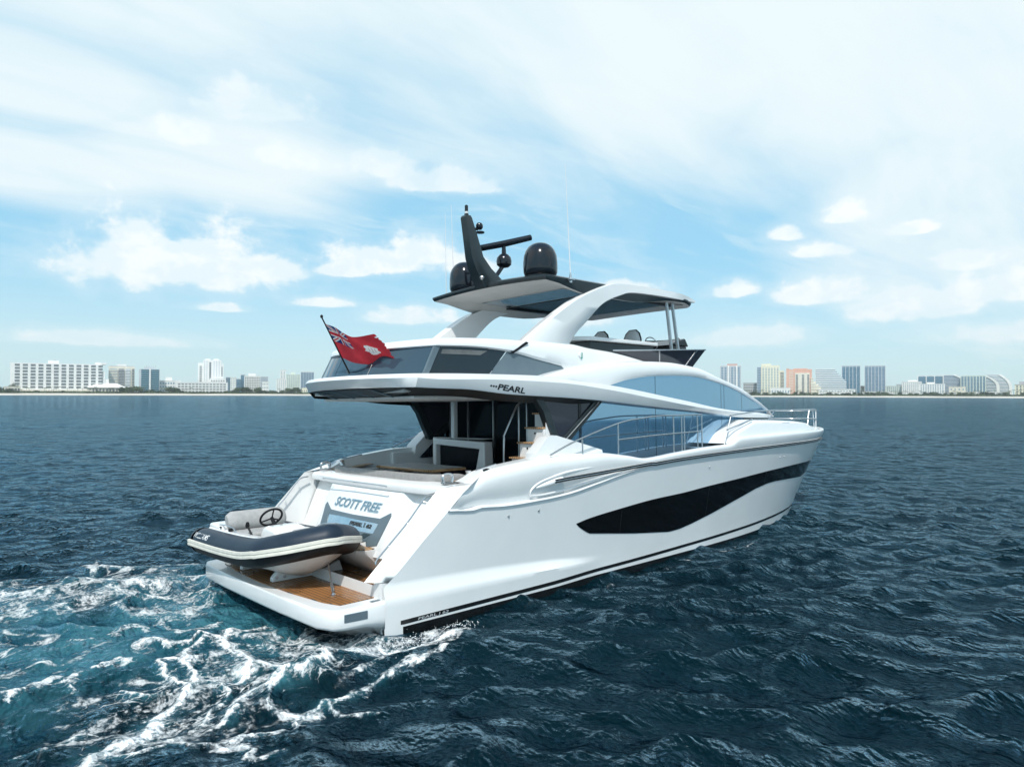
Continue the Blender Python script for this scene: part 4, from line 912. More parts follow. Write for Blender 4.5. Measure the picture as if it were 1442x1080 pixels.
mb = MB(); mb.slab([(x, y, 5.538) for x, y in ((5.0, -1.25), (5.9, -1.35), (5.9, 1.35), (5.0, 1.25))], (0, 0, .01)); mb.build('skylight', 'mirror silver', ht, smooth=0)
mb = MB(); mb.slab([(x, y, 5.536) for x, y in ((6.0, -1.35), (8.6, -1.25), (8.6, 1.25), (6.0, 1.35))], (0, 0, .01)); mb.build('sunroof', 'hull black', ht, smooth=0)
for y in (-1.35, 1.35):
    mb = MB(); mb.box(5.9, 8.7, y-.05, y+.05, 5.49, 5.535); mb.build('sunroof_rail', 'charcoal paint', ht, bevel=.01)
for (xa, za, xb_, zb_) in ((8.27, 5.59, 8.45, 4.42), (8.50, 5.60, 8.72, 4.42)):
    mb = MB(); mb.tube([(xa, -1.52, za), (xb_, -1.52, zb_)], .040, 12); mb.build('hardtop_pole', 'steel', yacht)
# ---- mast, radar, domes, aerials
mb = MB()
prof = [((3.90, 5.60), (4.58, 5.62)), ((3.80, 5.78), (4.40, 5.80)), ((3.68, 5.98), (4.10, 6.02)), ((3.60, 6.18), (3.90, 6.24)), ((3.53, 6.6), (3.78, 6.6)), ((3.46, 7.0), (3.63, 7.0)), ((3.48, 7.04), (3.61, 7.045))]
L = []
for k, (a1, b1) in enumerate(prof):
    h_ = .150-.014*k
    L.append([(a1[0], -h_, a1[1]), (a1[0]+.03, -h_-.01, a1[1]), (b1[0]-.03, -h_-.01, b1[1]), (b1[0], -h_, b1[1]), (b1[0], h_, b1[1]), (b1[0]-.03, h_+.01, b1[1]), (a1[0]+.03, h_+.01, a1[1]), (a1[0], h_, a1[1])])
mb.strip([l+[l[0]] for l in L]); mb.add(L[-1], [tuple(range(8))]); mast = mb.build('mast', 'charcoal paint', yacht, smooth=30)
mb = MB(); mb.lathe((3.55, 0, 7.05), [(.045, 0), (.045, .03), (.028, .05), (.036, .07), (.036, .20), (.02, .215), (0, .217)], 14); lt_ = mb.build('mast_light', 'dome black', mast)
mb = MB(); mb.lathe((3.55, 0, 7.075), [(.034, 0), (.040, .01), (.040, .05), (.034, .055)], 14); mb.build('light_lens', 'lettering white', lt_)
mb = MB(); mb.tube([(3.62, -.02, 6.80), (3.80, -.05, 6.80)], .03, 8); mb.lathe((3.84, -.06, 6.86), [(0, -.07), (.05, -.06), (.075, -.02), (.075, .03), (.05, .07), (0, .085)], 14); mb.lathe((3.86, -.06, 6.74), [(0, -.02), (.09, -.01), (.09, .015), (0, .02)], 12)
mb.build('camera_pod', 'dome black', mast)
mb = MB(); mb.tube([(3.92, .25, 6.45), (4.55, -.02, 6.62), (5.12, -.26, 6.80)], [.065, .072, .065], 10); ra = mb.build('radar_scanner', 'dome black', mast)
mb = MB(); mb.tube([(4.35, 0, 5.92), (4.50, -.02, 6.12)], .045, 8); mb.lathe((4.55, -.02, 6.22), [(0, -.12), (.10, -.10), (.155, -.05), (.165, .02), (.15, .10), (.10, .16), (.05, .19), (.04, .36), (0, .37)], 20)
mb.build('radar_pedestal', 'dome black', mast)
mb = MB(); mb.lathe((3.74, -.24, 5.77), [(0, -.045), (.035, -.03), (.048, 0), (.035, .03), (0, .045)], 12); mb.build('deck_light', 'steel', mast)
for sd in (-1, 1):
    mb = MB(); prof_ = [(.30, -.06), (.30, .0), (.325, .02), (.345, .07), (.35, .16), (.347, .28), (.335, .40), (.30, .50), (.235, .59), (.15, .645), (.06, .668), (0, .672)]
    mb.lathe((4.46, sd*1.19, 5.74), [(r_*.98, h_) for r_, h_ in prof_], 32); dm = mb.build('satellite_dome', 'dome black', yacht, smooth=50)
    mb = MB(); mb.lathe((4.46, sd*1.19, 5.66), [(.34, 0), (.36, .02), (.36, .05), (.30, .06)], 32); mb.build('dome_base', 'charcoal paint', dm)
    mb = MB(); mb.tube([(4.64, sd*1.83, 5.63), (4.62, sd*1.81, 6.5), (4.57, sd*1.80, 7.86)], [.011, .008, .0035], 6); an_ = mb.build('whip_aerial', 'lettering white', yacht)
    mb = MB(); mb.lathe((4.64, sd*1.83, 5.58), [(.03, -.04), (.035, .0), (.02, .03), (.025, .09), (.012, .16)], 10); mb.tube([(4.56, sd*1.85, 5.60), (4.72, sd*1.85, 5.60)], .022, 6); mb.build('aerial_mount', 'steel', an_)
mb = MB(); mb.tube([(4.3, 1.66, 5.66), (4.29, 1.66, 6.7), (4.28, 1.65, 7.6)], [.009, .006, .003], 6); mb.build('whip_aerial', 'lettering white', yacht)
# ---- flybridge fittings
def wsp(x, f): # smoked side screen: leans out towards the top
    xt = 6.0+(x)*3.53; xb_ = 6.9+(x)*2.2; zt = 4.30+.19*x; zb = 4.16-.12*x-.04
    X_ = xb_+(xt-xb_)*f; return (X_, -(1.60+.16*f), zb+(zt-zb)*f)
mb = MB()
for k in range(2): pass
sgl = [[wsp(u, f) for u in np.linspace(0, 1, 14)] for f in (0, .5, 1)]
mb.strip(sgl); mb.both()
fr3 = [[(sgl[k][-1][0]+.30*(1-u*u), sgl[k][-1][1]*-u, sgl[k][-1][2]+.03*(1-u*u)) for u in np.linspace(-1, 1, 15)] for k in range(3)]
mb.strip(fr3); wsc = mb.build('flybridge_screen', 'smoked glass', yacht)
mb = MB(); mb.tube([wsp(u, 1) for u in np.linspace(0, 1, 10)], .016, 6); mb.both(); mb.tube(fr3[2], .016, 6); mb.build('screen_rail', 'steel', wsc)
for u in (.42, .86):
    mb = MB(); mb.slab([tuple(a1+b1 for a1, b1 in zip(wsp(u, 0), (0, -.01, 0))), tuple(a1+b1 for a1, b1 in zip(wsp(u+.012, 0), (0, -.01, 0))), tuple(a1+b1 for a1, b1 in zip(wsp(u+.045, 1), (0, -.01, 0))), tuple(a1+b1 for a1, b1 in zip(wsp(u+.033, 1), (0, -.01, 0)))], (.0, .02, 0)); mb.both(); mb.build('screen_stay', 'steel', wsc, smooth=0)
mb = MB(); mb.box(5.75, 8.0, -1.34, -.75, 3.75, 4.52); bar_ = mb.build('wet_bar', 'charcoal paint', yacht, bevel=.02)
mb = MB(); mb.slab([(x, y, 4.525) for x, y in ((5.45, -1.15), (5.75, -1.42), (8.12, -1.38), (8.12, -.70), (5.6, -.70))], (0, 0, .085)); mb.build('counter_top', 'gelcoat', bar_, bevel=.02, segs=3)
for (x, y, h_) in ((7.95, -.74, 4.94), (7.75, .06, 4.96)):
    mb = MB(); P = []
    for k, (hh, ww, tt) in enumerate(((.0, .22, .07), (.25, .25, .09), (.45, .24, .08), (.58, .19, .07), (.66, .10, .04))):
        P.append([(x+tt*math.cos(q)+.10*hh, y+ww*math.sin(q), h_-.66+hh) for q in np.linspace(0, 6.283, 21)])
    mb.strip(P); mb.add(P[-1][:-1], [tuple(range(20))]); mb.box(x, x+.5, y-.24, y+.24, h_-.72, h_-.6); st_ = mb.build('helm_seat', 'seat white', yacht, smooth=50)
    mb = MB(); e_ = [(x+.10*hh-.0, y+ww*s_, h_-.66+hh) for s_ in (-1,) for hh, ww in ((.0, .23), (.25, .26), (.45, .25), (.58, .20), (.665, .10))]
    e_ = e_+[(p[0], 2*y-p[1], p[2]) for p in e_[::-1]]; mb.tube(e_, .018, 6); mb.build('seat_piping', 'rubber black', st_)
mb = MB(); mb.box(8.75, 9.5, -1.25, -.15, 3.8, 4.60)
mb.slab([(8.75, -1.25, 4.60), (9.45, -1.25, 4.80), (9.6, -1.25, 4.60)], (0, 1.1, 0)); con = mb.build('helm_console', 'hull black', yacht, bevel=.03)
mb = MB(); cw_ = [(9.45+.35*math.sin(q), -.7-.5*math.cos(q), 4.60) for q in np.linspace(0, math.pi, 13)]; mb.strip([cw_, [(x-.06, y*.97, 4.72) for x, y, z in cw_], [(x-.22, y*.95-.02, 4.82) for x, y, z in cw_]]); mb.build('console_cowl', 'dome black', con)
mb = MB(); mb.tube([(x, y, z+.0) for x, y, z in cw_], .018, 6); mb.build('cowl_trim', 'gelcoat', con)
mb = MB(); q_ = np.linspace(0, 6.283, 25); mb.tube([(8.66-.08*math.sin(a1), -.80+.17*math.cos(a1), 4.66+.15*math.sin(a1)) for a1 in q_], .013, 6, caps=False); mb.tube([(8.66, -.97, 4.66), (8.66, -.63, 4.66)], .01, 6); mb.tube([(8.66, -.8, 4.66), (8.80, -.8, 4.60)], .02, 6); mb.build('helm_wheel', 'steel', con)
# ---- cockpit: bulkhead, doors, galley bar, stairs
mb = MB(); mb.box(4.62, 4.70, -2.0, 2.0, 1.2, 3.36); bh = mb.build('saloon_bulkhead', 'hull black', yacht, smooth=0)
for (a1, b1) in ((-1.32, -.62), (-.60, .42), (.44, 1.28), (1.30, 1.92)):
    mb = MB(); mb.box(4.585, 4.60, a1, b1, 1.24, 3.30); dr = mb.build('saloon_door', 'door glass', bh, smooth=0)
    mb = MB(); mb.box(4.56, 4.585, b1-.03, b1, 1.22, 3.32); mb.build('door_frame', 'steel', dr, smooth=0)
mb = MB(); mb.tube([(4.54, -.66, 2.05), (4.54, -.66, 2.45)], .014, 6); mb.build('door_handle', 'steel', bh)
mb = MB(); mb.box(3.95, 4.06, .98, 1.10, 2.48, 3.33); mb.build('cockpit_pillar', 'gelcoat', yacht, bevel=.02)
mb = MB(); mb.slab([(3.85, y, z) for y, z in ((1.62, 1.2), (1.62, 2.50), (-.12, 2.45), (-.16, 1.2), (.34, 1.2), (.04, 2.30), (1.50, 2.36), (1.50, 1.2))], (.24, 0, 0)); gb = mb.build('galley_bar', 'gelcoat', yacht, bevel=.025, segs=3)
mb = MB(); mb.box(3.97, 3.99, .02, 1.52, 1.25, 2.36); mb.build('bar_glass', 'door glass', gb, smooth=0)
mb = MB(); mb.box(3.84, 4.10, -.10, 1.60, 2.50, 2.515); mb.build('bar_top', 'deck white', gb, bevel=.008)
stm = MB(); treads = []
for k in range(-4, 5):
    x0 = 3.27+.20*k; z = 2.23+.265*k
    if z < 1.3 or z > 3.35: continue
    stm.box(x0+.03, x0+.26, -1.955, -1.54, z-.265, z-.022)
    treads.append((x0, z))
stc = stm.build('stairs', 'gelcoat', yacht, smooth=0)
for x0, z in treads:
    mb = MB(); mb.box(x0-.01, x0+.27, -1.96, -1.50, z-.020, z+.014); tr_ = mb.build('stair_tread', 'teak trim', stc, bevel=.008)
    mb = MB(); mb.lathe((x0+.028, -1.74, z-.10), [(0, -.008), (.018, -.006), (.02, .0)], 12, 'x'); mb.build('step_light', 'rubber black', tr_)
mb = MB(); mb.box(3.75, 4.6, -1.975, -1.965, 1.2, 3.3); mb.build('stair_lining', 'gelcoat', stc, smooth=0)
mb = MB(); mb.tube(smoothpath([(3.3, -1.32, 1.2), (3.30, -1.32, 2.10), (3.31, -1.32, 2.57), (3.33, -1.32, 2.66), (3.62, -1.32, 3.13), (3.70, -1.32, 3.21), (3.80, -1.32, 3.235), (4.2, -1.32, 3.25)], 4), .018, 8)
mb.tube([(3.69, -1.32, 1.8), (3.69, -1.32, 3.19)], .016, 8); mb.build('stair_handrail', 'steel', yacht)
# ---- cockpit sofa
cush = smoothpath([(1.75, 1.72, 0), (1.52, 1.60, 0), (1.48, 1.2, 0), (1.47, .3, 0), (1.48, -.7, 0), (1.52, -1.2, 0), (1.66, -1.52, 0), (2.0, -1.66, 0), (2.45, -1.70, 0)], 8)
cush = cush[8:]
def sofaring(z, d0, d1):
    L1 = [];
    for i, p in enumerate(cush):
        t_ = (cush[min(i+1, len(cush)-1)]-cush[max(i-1, 0)]).normalized(); n_ = Vector((-t_.y, t_.x, 0)); n_ = n_ if n_.dot(Vector((2.3, 0, 0))-p) > 0 else -n_
        q = p+n_*d0; L1.append((q.x, q.y, z))
    return L1
zdrop = lambda L1: [(x, y, z-.16*float(ss(x, 1.9, 2.5)) if y < 0 else z) for x, y, z in L1]
R_ = [zdrop(r_) for r_ in (sofaring(1.74, 0, 0), sofaring(1.80, -.05, 0), sofaring(1.99, -.06, 0), sofaring(2.035, -.04, 0), sofaring(2.045, -.01, 0), sofaring(2.03, .03, 0), sofaring(1.76, .07, 0))]
mb = MB().strip(R_); mb.add([r_[0] for r_ in R_], [tuple(range(7))]); mb.add([r_[-1] for r_ in R_], [tuple(range(7))])
sofa = mb.build('cockpit_sofa', 'sofa grey', yacht, smooth=45)
mb = MB(); mb.slab([(x, y, 1.55) for x, y in ((1.55, 1.6), (1.55, -1.4), (1.75, -1.6), (2.5, -1.65), (2.5, -1.05), (2.2, -.95), (2.2, 1.6))], (0, 0, .14)); mb.build('seat_cushion', 'sofa grey', sofa, bevel=.04, segs=3)
mb = MB(); mb.slab([(x, y, 1.2) for x, y in ((1.55, 2.0), (1.55, -1.4), (1.75, -1.7), (2.45, -1.75), (2.45, -1.1), (2.15, -1.0), (2.15, 2.0))], (0, 0, .35)); mb.build('sofa_base', 'gelcoat', sofa, bevel=.02)
mb = MB(); mb.box(1.62, 3.3, 1.62, 2.12, 1.2, 1.84); mb.build('side_locker', 'gelcoat', yacht, bevel=.03, segs=3)
mb = MB(); mb.box(1.66, 2.5, 1.60, 2.08, 1.845, 1.93); mb.build('sun_pad', 'grey fabric', yacht, bevel=.03, segs=3)
# ---- deck rails
def rail(name, paths, posts, r=.016):
    mb = MB()
    for p in paths: mb.tube(smoothpath(p, 6), r, 8)
    for a1, b1 in posts: mb.tube([a1, b1], r*.9, 8)
    return mb
Y1 = lambda x: -(float(FR(x))-.13)
p1_ = [(x, Y1(x), z) for x, z in ((3.36, 2.30), (4.08, 2.54), (5.27, 2.82), (6.0, 2.90), (6.55, 2.935), (7.4, 2.94), (8.14, 2.94))]
posts = [((x, Y1(x), zb), (x, Y1(x), zt)) for x, zb, zt in ((4.2, 2.27, 2.56), (5.22, 2.2, 2.81), (7.06, 2.14, 2.94), (8.14, 2.2, 2.94))]
mb = rail('', [p1_, [(x, Y1(x), z) for x, z in ((5.22, 2.50), (6.2, 2.54), (7.06, 2.56), (8.14, 2.58))]], posts); sides(mb, 'side_rail', 'steel')
mb = MB(); 
for x in (7.36, 7.46): mb.tube([(x, Y1(x), 2.16), (x, Y1(x), 2.93)], .014, 8)
mb.tube([(7.36, Y1(7.4), 2.56), (8.0, Y1(8), 2.58)], .012, 6); mb.tube([(8.0, Y1(8)+.02, 2.2), (8.0, Y1(8)+.02, 2.93)], .014, 8)
sides(mb, 'boarding_gate', 'steel')
Y2 = lambda x: -(float(FR(x))-.10)
bowp = [(x, Y2(x), z) for x, z in ((9.30, 2.90), (9.9, 2.945), (11.3, 3.0), (12.8, 3.0), (14.4, 3.0), (15.8, 2.98), (16.8, 2.96), (17.5, 2.95))]+[(18.1, -.25, 2.94), (18.15, 0, 2.94)]
low2 = [(x, Y2(x), z) for x, z in ((9.15, 2.58), (10.4, 2.80))]
low3 = [(x, Y2(x), z) for x, z in ((13.2, 2.78), (14.3, 2.75), (15.65, 2.72), (16.8, 2.70), (17.5, 2.69))]+[(18.05, -.22, 2.68), (18.1, 0, 2.68)]
posts = [((9.0, Y2(9.0)+.0, 2.22), (9.34, Y2(9.3), 2.90)), ((11.5, Y2(11.5)+.12, 2.72), (11.7, Y2(11.7), 3.0)), ((14.1, Y2(14.1), 2.42), (14.4, Y2(14.4), 3.0)), ((15.55, Y2(15.55), 2.40), (15.8, Y2(15.8), 2.98)), ((16.9, Y2(16.9), 2.40), (17.1, Y2(17.1), 2.95))]
mb = rail('', [bowp, low2, low3], posts); mb.both(); mb.build('bow_rail', 'steel', yacht)
# tender chocks on the platform
for y in (-.15, 1.05):
    mb = MB(); mb.slab([(x, y-.05, z) for x, z in ((-.62, .434), (-.62, .50), (-.52, .60), (-.40, .62), (-.15, .52), (.30, .52), (.55, .62), (.62, .434))], (0, .10, 0))
    ck = mb.build('tender_chock', 'gelcoat', yacht, bevel=.015, segs=2)
    mb = MB()
    for x in (-.55, -.42): mb.lathe((x, y-.05, .50), [(0, -.012), (.025, -.01), (.028, 0)], 12, 'y')
    mb.build('chock_bolt', 'steel', ck)
# ------------------------------------------------------------------ tender on the platform (its stern to port, bow to starboard)
tender = thing('tender', 'small navy and cream inflatable tender with white hull, stowed across the swim platform', 'dinghy', (-.25, .1, .43), frame=MW)
XC = -.22
SY_ = pchip([-2.15, -1.8, -1.4, -.9, -.4, 0, 1.0, 2.15], [1.28, 1.275, 1.22, 1.08, .965, .91, .86, .84])      # height of tube axis by y
def tubeaxis():
    P = []
    for y in np.linspace(2.15, -.55, 16): P.append((XC-.66, y))
    for s_ in np.sin(np.linspace(0, math.pi/2, 13)[1:]):
        P.append((XC-.66*(1-s_**2.2), -.45-.84*s_))
    return [(x, y, float(SY_(y))) for x, y in P]
ax = tubeaxis(); axf = ax+[(2*XC-x, y, z) for x, y, z in ax[::-1][1:]]
axv = [Vector(p) for p in axf]
rad = [.226]*len(axv)
mb = MB()
# cone-ended stern tubes: short taper
def sweep(mb_, angs, rfun, idx0=0, idx1=None, mi=0):
    rows_ = []
    for k, p in enumerate(axv):
        t_ = (axv[min(k+1, len(axv)-1)]-axv[max(k-1, 0)]).normalized(); h_ = Vector((t_.y, -t_.x, 0)).normalized()
        # outward horizontal direction
        if h_.dot(Vector((p.x-XC, p.y-.3, 0))) < 0: h_ = -h_
        u_ = h_.cross(t_).normalized(); u_ = u_ if u_.z > 0 else -u_
        rows_.append([tuple(p+(h_*math.cos(a1)+u_*math.sin(a1))*rfun(a1, k)) for a1 in angs])
    rows_ = [list(r_) for r_ in zip(*rows_)]
    mb_.strip(rows_, mi=mi); return rows_
D = math.radians
rt = lambda a1, k: .226*(.72 if k in (0, len(axv)-1) else 1)
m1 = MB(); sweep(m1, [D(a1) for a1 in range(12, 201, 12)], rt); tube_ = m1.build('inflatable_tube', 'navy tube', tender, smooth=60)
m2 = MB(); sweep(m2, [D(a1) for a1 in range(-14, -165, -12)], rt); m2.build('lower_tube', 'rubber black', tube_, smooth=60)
m3 = MB(); sweep(m3, [D(13), D(10), D(1), D(-2), D(-6), D(-13), D(-15.5)], lambda a1, k: .224 if a1 in (D(13), D(-15.5)) else (.250 if abs(a1+D(2)) > D(1) else .240)); m3.build('strake', 'cream strake', tube_, smooth=40)
m4 = MB()
for k in (0, len(axv)-1):
    c_ = axv[k]; m4.lathe((c_.x, c_.y-.02, c_.z), [(.226, -.05), (.22, .02), (.15, .09), (0, .11)], 24, 'y')
m4.build('tube_end', 'navy tube', tube_, smooth=60)
# maker's lettering wrapped on the tube near the stern
v, f, wd = textmesh('WILLIAMS', .10/.72, .20, .001, 1.3); k_ = .66/wd; m5 = MB(); P = []
for x, y, z in v:
    s_ = 2.0-x*k_; a1 = D(26)+y/.226; zc = float(SY_(s_)); P.append((XC-.66-.226*math.cos(a1), s_, zc+.232*math.sin(a1)))
m5.add(P, f); m5.build('tube_lettering', 'lettering white', tube_, smooth=0)
# rigid hull below
m6 = MB(); R_ = []
for y in np.linspace(2.0, -1.24, 24):
    zt = float(SY_(y)); b_ = ss(y, -2.0, .2); hw_ = .60*math.sqrt(max(0.02, 1-(max(0, -.30-y)/.98)**2)); kz = .47+.06*(2-y)/4+.62*float(1-ss(y, -1.75, -.35)); kz = min(kz, zt-.12)
    R_.append([(XC+s_*hw_, y, zt-.10+(-.0) if q == 0 else None) if q == 0 else
               ((XC+s_*hw_*.93, y, kz+(zt-.12-kz)*.62) if q == 1 else ((XC+s_*hw_*.86, y, kz+(zt-.12-kz)*.55) if q == 2 else ((XC+s_*hw_*.45, y, kz+(zt-.12-kz)*.20) if q == 3 else (XC, y, kz))))
               for s_, q in ((-1, 0), (-1, 1), (-1, 2), (-1, 3), (0, 4), (1, 3), (1, 2), (1, 1), (1, 0))])
m6.strip(R_); m6.add(R_[0], [tuple(range(9))]); m6.add(R_[-1], [tuple(range(9))]); th_ = m6.build('rigid_hull', 'tender hull', tender, smooth=30)
# inner moulding: deck, side decks on top of the tube, stern platform
m7 = MB(); R_ = []
for y in np.linspace(2.05, -.90, 18):
    zt = float(SY_(y)); w_ = .56*math.sqrt(max(.05, 1-(max(0, -.30-y)/.76)**2))
    R_.append([(XC+s_*w_*a1, y, zt+dz_) for s_, a1, dz_ in ((-1, 1.10, .17), (-1, 1.0, .226), (-1, .82, .226), (-1, .72, .02), (-1, .68, -.12), (0, 0, -.13), (1, .68, -.12), (1, .72, .02), (1, .82, .226), (1, 1.0, .226), (1, 1.10, .17))])
m7.strip(R_); m7.add(R_[0], [tuple(range(11))]); inner_ = m7.build('inner_moulding', 'gelcoat', tender, smooth=40)
m8 = MB(); m8.box(XC-.55, XC+.55, 1.55, 2.12, .95, 1.14); m8.build('engine_cover', 'gelcoat', inner_, bevel=.05, segs=3)
# grey bench with rolled backrest
m9 = MB(); R_ = []
for x in np.linspace(XC-.52, XC+.52, 14):
    e_ = min(1, min(x-(XC-.56), XC+.56-x)/.10)**.5
    R_.append([(x, 1.36+.125*e_*math.cos(a1)+.04*math.sin(a1), 1.23+.16*e_*math.sin(a1)) for a1 in np.linspace(0, 6.283, 17)])
m9.strip(R_); m9.add(R_[0][:-1], [tuple(range(16))]); m9.add(R_[-1][:-1], [tuple(range(16))]); m9.build('backrest', 'grey fabric', tender, smooth=60)
m9 = MB(); m9.box(XC-.46, XC+.46, .78, 1.32, .96, 1.08); m9.build('bench_seat', 'grey fabric', tender, bevel=.045, segs=3)
m9 = MB(); m9.box(XC-.44, XC+.44, .80, 1.30, .80, .96); m9.build('bench_base', 'gelcoat', tender, bevel=.02)
# console, screen, wheel, throttle
mc = MB(); mc.slab([(XC-.30, y, z) for y, z in ((.56, .85), (.50, 1.10), (.42, 1.21), (.28, 1.25), (-.02, 1.22), (-.16, 1.12), (-.22, .92))], (.56, 0, 0)); con = mc.build('console', 'gelcoat', tender, bevel=.05, segs=3)
mc = MB(); mc.slab([(XC-.305, y, z) for y, z in ((.10, 1.30), (-.28, 1.25), (-.33, 1.16), (.12, 1.20))], (.004, 0, 0)); mc.build('console_vent', 'rubber black', con, bevel=.0) if False else None
mw_ = MB(); wc_ = Vector((XC-.02, .70, 1.32)); n1 = Vector((0, .80, .60)).normalized(); a_ = Vector((1, 0, 0)); b_ = n1.cross(a_)
mw_.tube([wc_+(a_*math.cos(q)+b_*math.sin(q))*.185 for q in np.linspace(0, 6.2832, 33)], .019, 8, caps=False)
for q in (.5, 2.6, 4.7): mw_.tube([wc_-n1*.03, wc_+(a_*math.cos(q)+b_*math.sin(q))*.18], .013, 6)
mw_.tube([wc_-n1*.02, wc_-n1*.22], .032, 8); mw_.build('steering_wheel', 'rubber black', tender, smooth=60)
mt_ = MB(); mt_.tube(smoothpath([(XC-.36, .58, 1.0), (XC-.38, .68, 1.10), (XC-.40, .76, 1.20)], 4), .018, 8); mt_.lathe((XC-.40, .77, 1.22), [(0, -.05), (.03, -.04), (.035, .0), (.025, .05), (0, .06)], 12); mt_.box(XC-.44, XC-.31, .48, .64, .90, 1.02); mt_.build('throttle', 'rubber black', tender, bevel=.01)
mc = MB(); mc.tube([(XC-.33, .22, 1.0), (XC-.33, -.02, 1.0)], .012, 6); mc.lathe((XC-.335, .36, 1.02), [(0, -.02), (.045, -.015), (.05, 0)], 14, 'x'); mc.build('console_fitting', 'steel', con)
for sd in (-1, 1):
    mg = MB(); w_ = .60; ys2 = (1.80, 1.65, 1.15, .95) if sd < 0 else (.1, .0, -.55, -.70)
    mg.tube(smoothpath([(XC+sd*w_*.86, ys2[0], float(SY_(ys2[0]))+.226), (XC+sd*w_*.86, ys2[1], float(SY_(ys2[1]))+.30), (XC+sd*w_*.86, ys2[2], float(SY_(ys2[2]))+.30), (XC+sd*w_*.86, ys2[3], float(SY_(ys2[3]))+.226)], 5), .010, 6)
    g_ = mg.build('grab_line', 'steel', tender)
    for yq in (ys2[1]-.05, ys2[2]+.05):
        mg = MB(); mg.box(XC+sd*w_*.86-.03, XC+sd*w_*.86+.03, yq-.035, yq+.035, float(SY_(yq))+.225, float(SY_(yq))+.275); mg.build('line_bracket', 'rubber black', g_, bevel=.008)
mb = MB(); mb.box(XC-.30, XC+.35, -1.05, -.62, 1.17, 1.30); mb.build('bow_cushion', 'grey fabric', tender, bevel=.05, segs=3)
mb = MB(); mb.tube([(-.31, -1.56, .44), (-.10, -1.05, .72), (.02, -.72, .84)], .012, 6); mb.tube([(-.28, -1.50, .47), (-.22, -1.34, .555)], .020, 8); mb.lathe((-.31, -1.56, .436), [(.035, 0), (.035, .012), (.015, .03), (0, .03)], 12); mb.lathe((.03, -.70, .85), [(0, -.03), (.03, -.015), (.03, .015), (0, .03)], 10)
mb.build('lashing_strap', 'steel', tender)
# ------------------------------------------------------------------ cockpit table
tb = thing('cockpit_table', 'teak-edged table with grey top standing in the yacht\'s open cockpit', 'table', (3.0, .95, 1.2), frame=MW)
pt = [(2.55, -.12), (2.5, 0), (2.5, 1.75), (2.6, 1.9), (3.35, 1.9), (3.45, 1.75), (3.45, 0), (3.38, -.12)]
mb = MB(); mb.slab([(x, y, 1.925) for x, y in pt], (0, 0, .05)); tt_ = mb.build('tabletop', 'teak trim', tb, bevel=.012)
mb = MB(); mb.slab([(3.0+(x-3.0)*.90, .97+(y-.97)*.94, 1.976) for x, y in pt], (0, 0, .004)); mb.build('table_inlay', 'grey fabric', tt_, smooth=0)
for y in (.45, 1.45):
    mb = MB(); mb.box(2.93, 3.07, y-.07, y+.07, 1.2, 1.925); mb.box(2.80, 3.20, y-.12, y+.12, 1.2, 1.23); mb.build('table_leg', 'gelcoat', tb, bevel=.015)
# ------------------------------------------------------------------ ensign
fb = (.92, .02, 3.70); ft = (.42, .16, 4.74)
fl = thing('ensign', 'tattered red ensign with white badge flying from a slanted staff on the overhang', 'flag', fb, frame=MW)
mb = MB(); mb.tube([fb, ft], [.016, .012], 8); mb.lathe(ft, [(0, -.02), (.024, -.01), (.024, .03), (0, .045)], 10); mb.lathe((fb[0], fb[1], fb[2]-.02), [(.04, 0), (.04, .02), (.02, .06), (.0, .06)], 12); mb.build('staff', 'rubber black', fl)
NU, NV = 110, 60
P0_ = Vector(ft); P1_ = Vector(fb)
def cloth(u, v):
    h_ = P0_.lerp(P1_, .10+.56*v)
    d_ = Vector((.14, -1.0, 0)).normalized()
    droop = -.62*u**.85+.36*u*u*v*1.0+.10*u*u
    lift_ = .24*u*u*(1-v)*0
    L_ = 1.22
    squeeze = (v-.45)*(-.10*u)
    w1_ = .075*math.sin(7.5*u+2.2*v+.4)*u**.6+.03*math.sin(15*u-4*v)*u
    p = h_+d_*(L_*u*(1-.06*v))+Vector((0, 0, droop*.62+.06*math.sin(6*u+1.3)*u*(1-v)))
    p += Vector((.32*u*v, 0, -.02*u))
    p += Vector((w1_, .35*w1_, .22*w1_)); return p
def ujack(s, t):   # s, t in 0..1, returns 'b','w','r'
    x, y = (s-.5)*2, (t-.5); 
    if abs(y) < .10 or abs(x) < .10: return 'r'
    if abs(y) < .165 or abs(x) < .165: return 'w'
    d1 = abs(y-x*.5)/1.118; d2 = abs(y+x*.5)/1.118
    if min(d1, d2) < .035: return 'r'
    if min(d1, d2) < .10: return 'w'
    return 'b'
mb = MB()
vs = [cloth(i/NU, j/NV) for j in range(NV+1) for i in range(NU+1)]; fs = []; mi = []
for j in range(NV):
    for i in range(NU):
        u, v = (i+.5)/NU, (j+.5)/NV
        if u > .985+.010*math.sin(v*23)+.008*math.sin(v*57) - (.05 if abs(v-.12) < .02 else 0): continue
        c = 0
        if u < .46 and v < .5: c = {'r': 0, 'w': 1, 'b': 2}[ujack(u/.46, v/.5)]
        rr_ = math.hypot((u-.72)/.095, (v-.50)/.17)*(1+.14*math.sin(5*math.atan2(v-.52, u-.72)+1))
        if rr_ < 1: c = 1 if not (rr_ < .55 and (math.sin(u*150+v*40) > .55)) else 3
        fs.append((j*(NU+1)+i, j*(NU+1)+i+1, (j+1)*(NU+1)+i+1, (j+1)*(NU+1)+i)); mi.append(c)
mb.v = [tuple(p) for p in vs]; mb.f = fs; mb.mi = mi
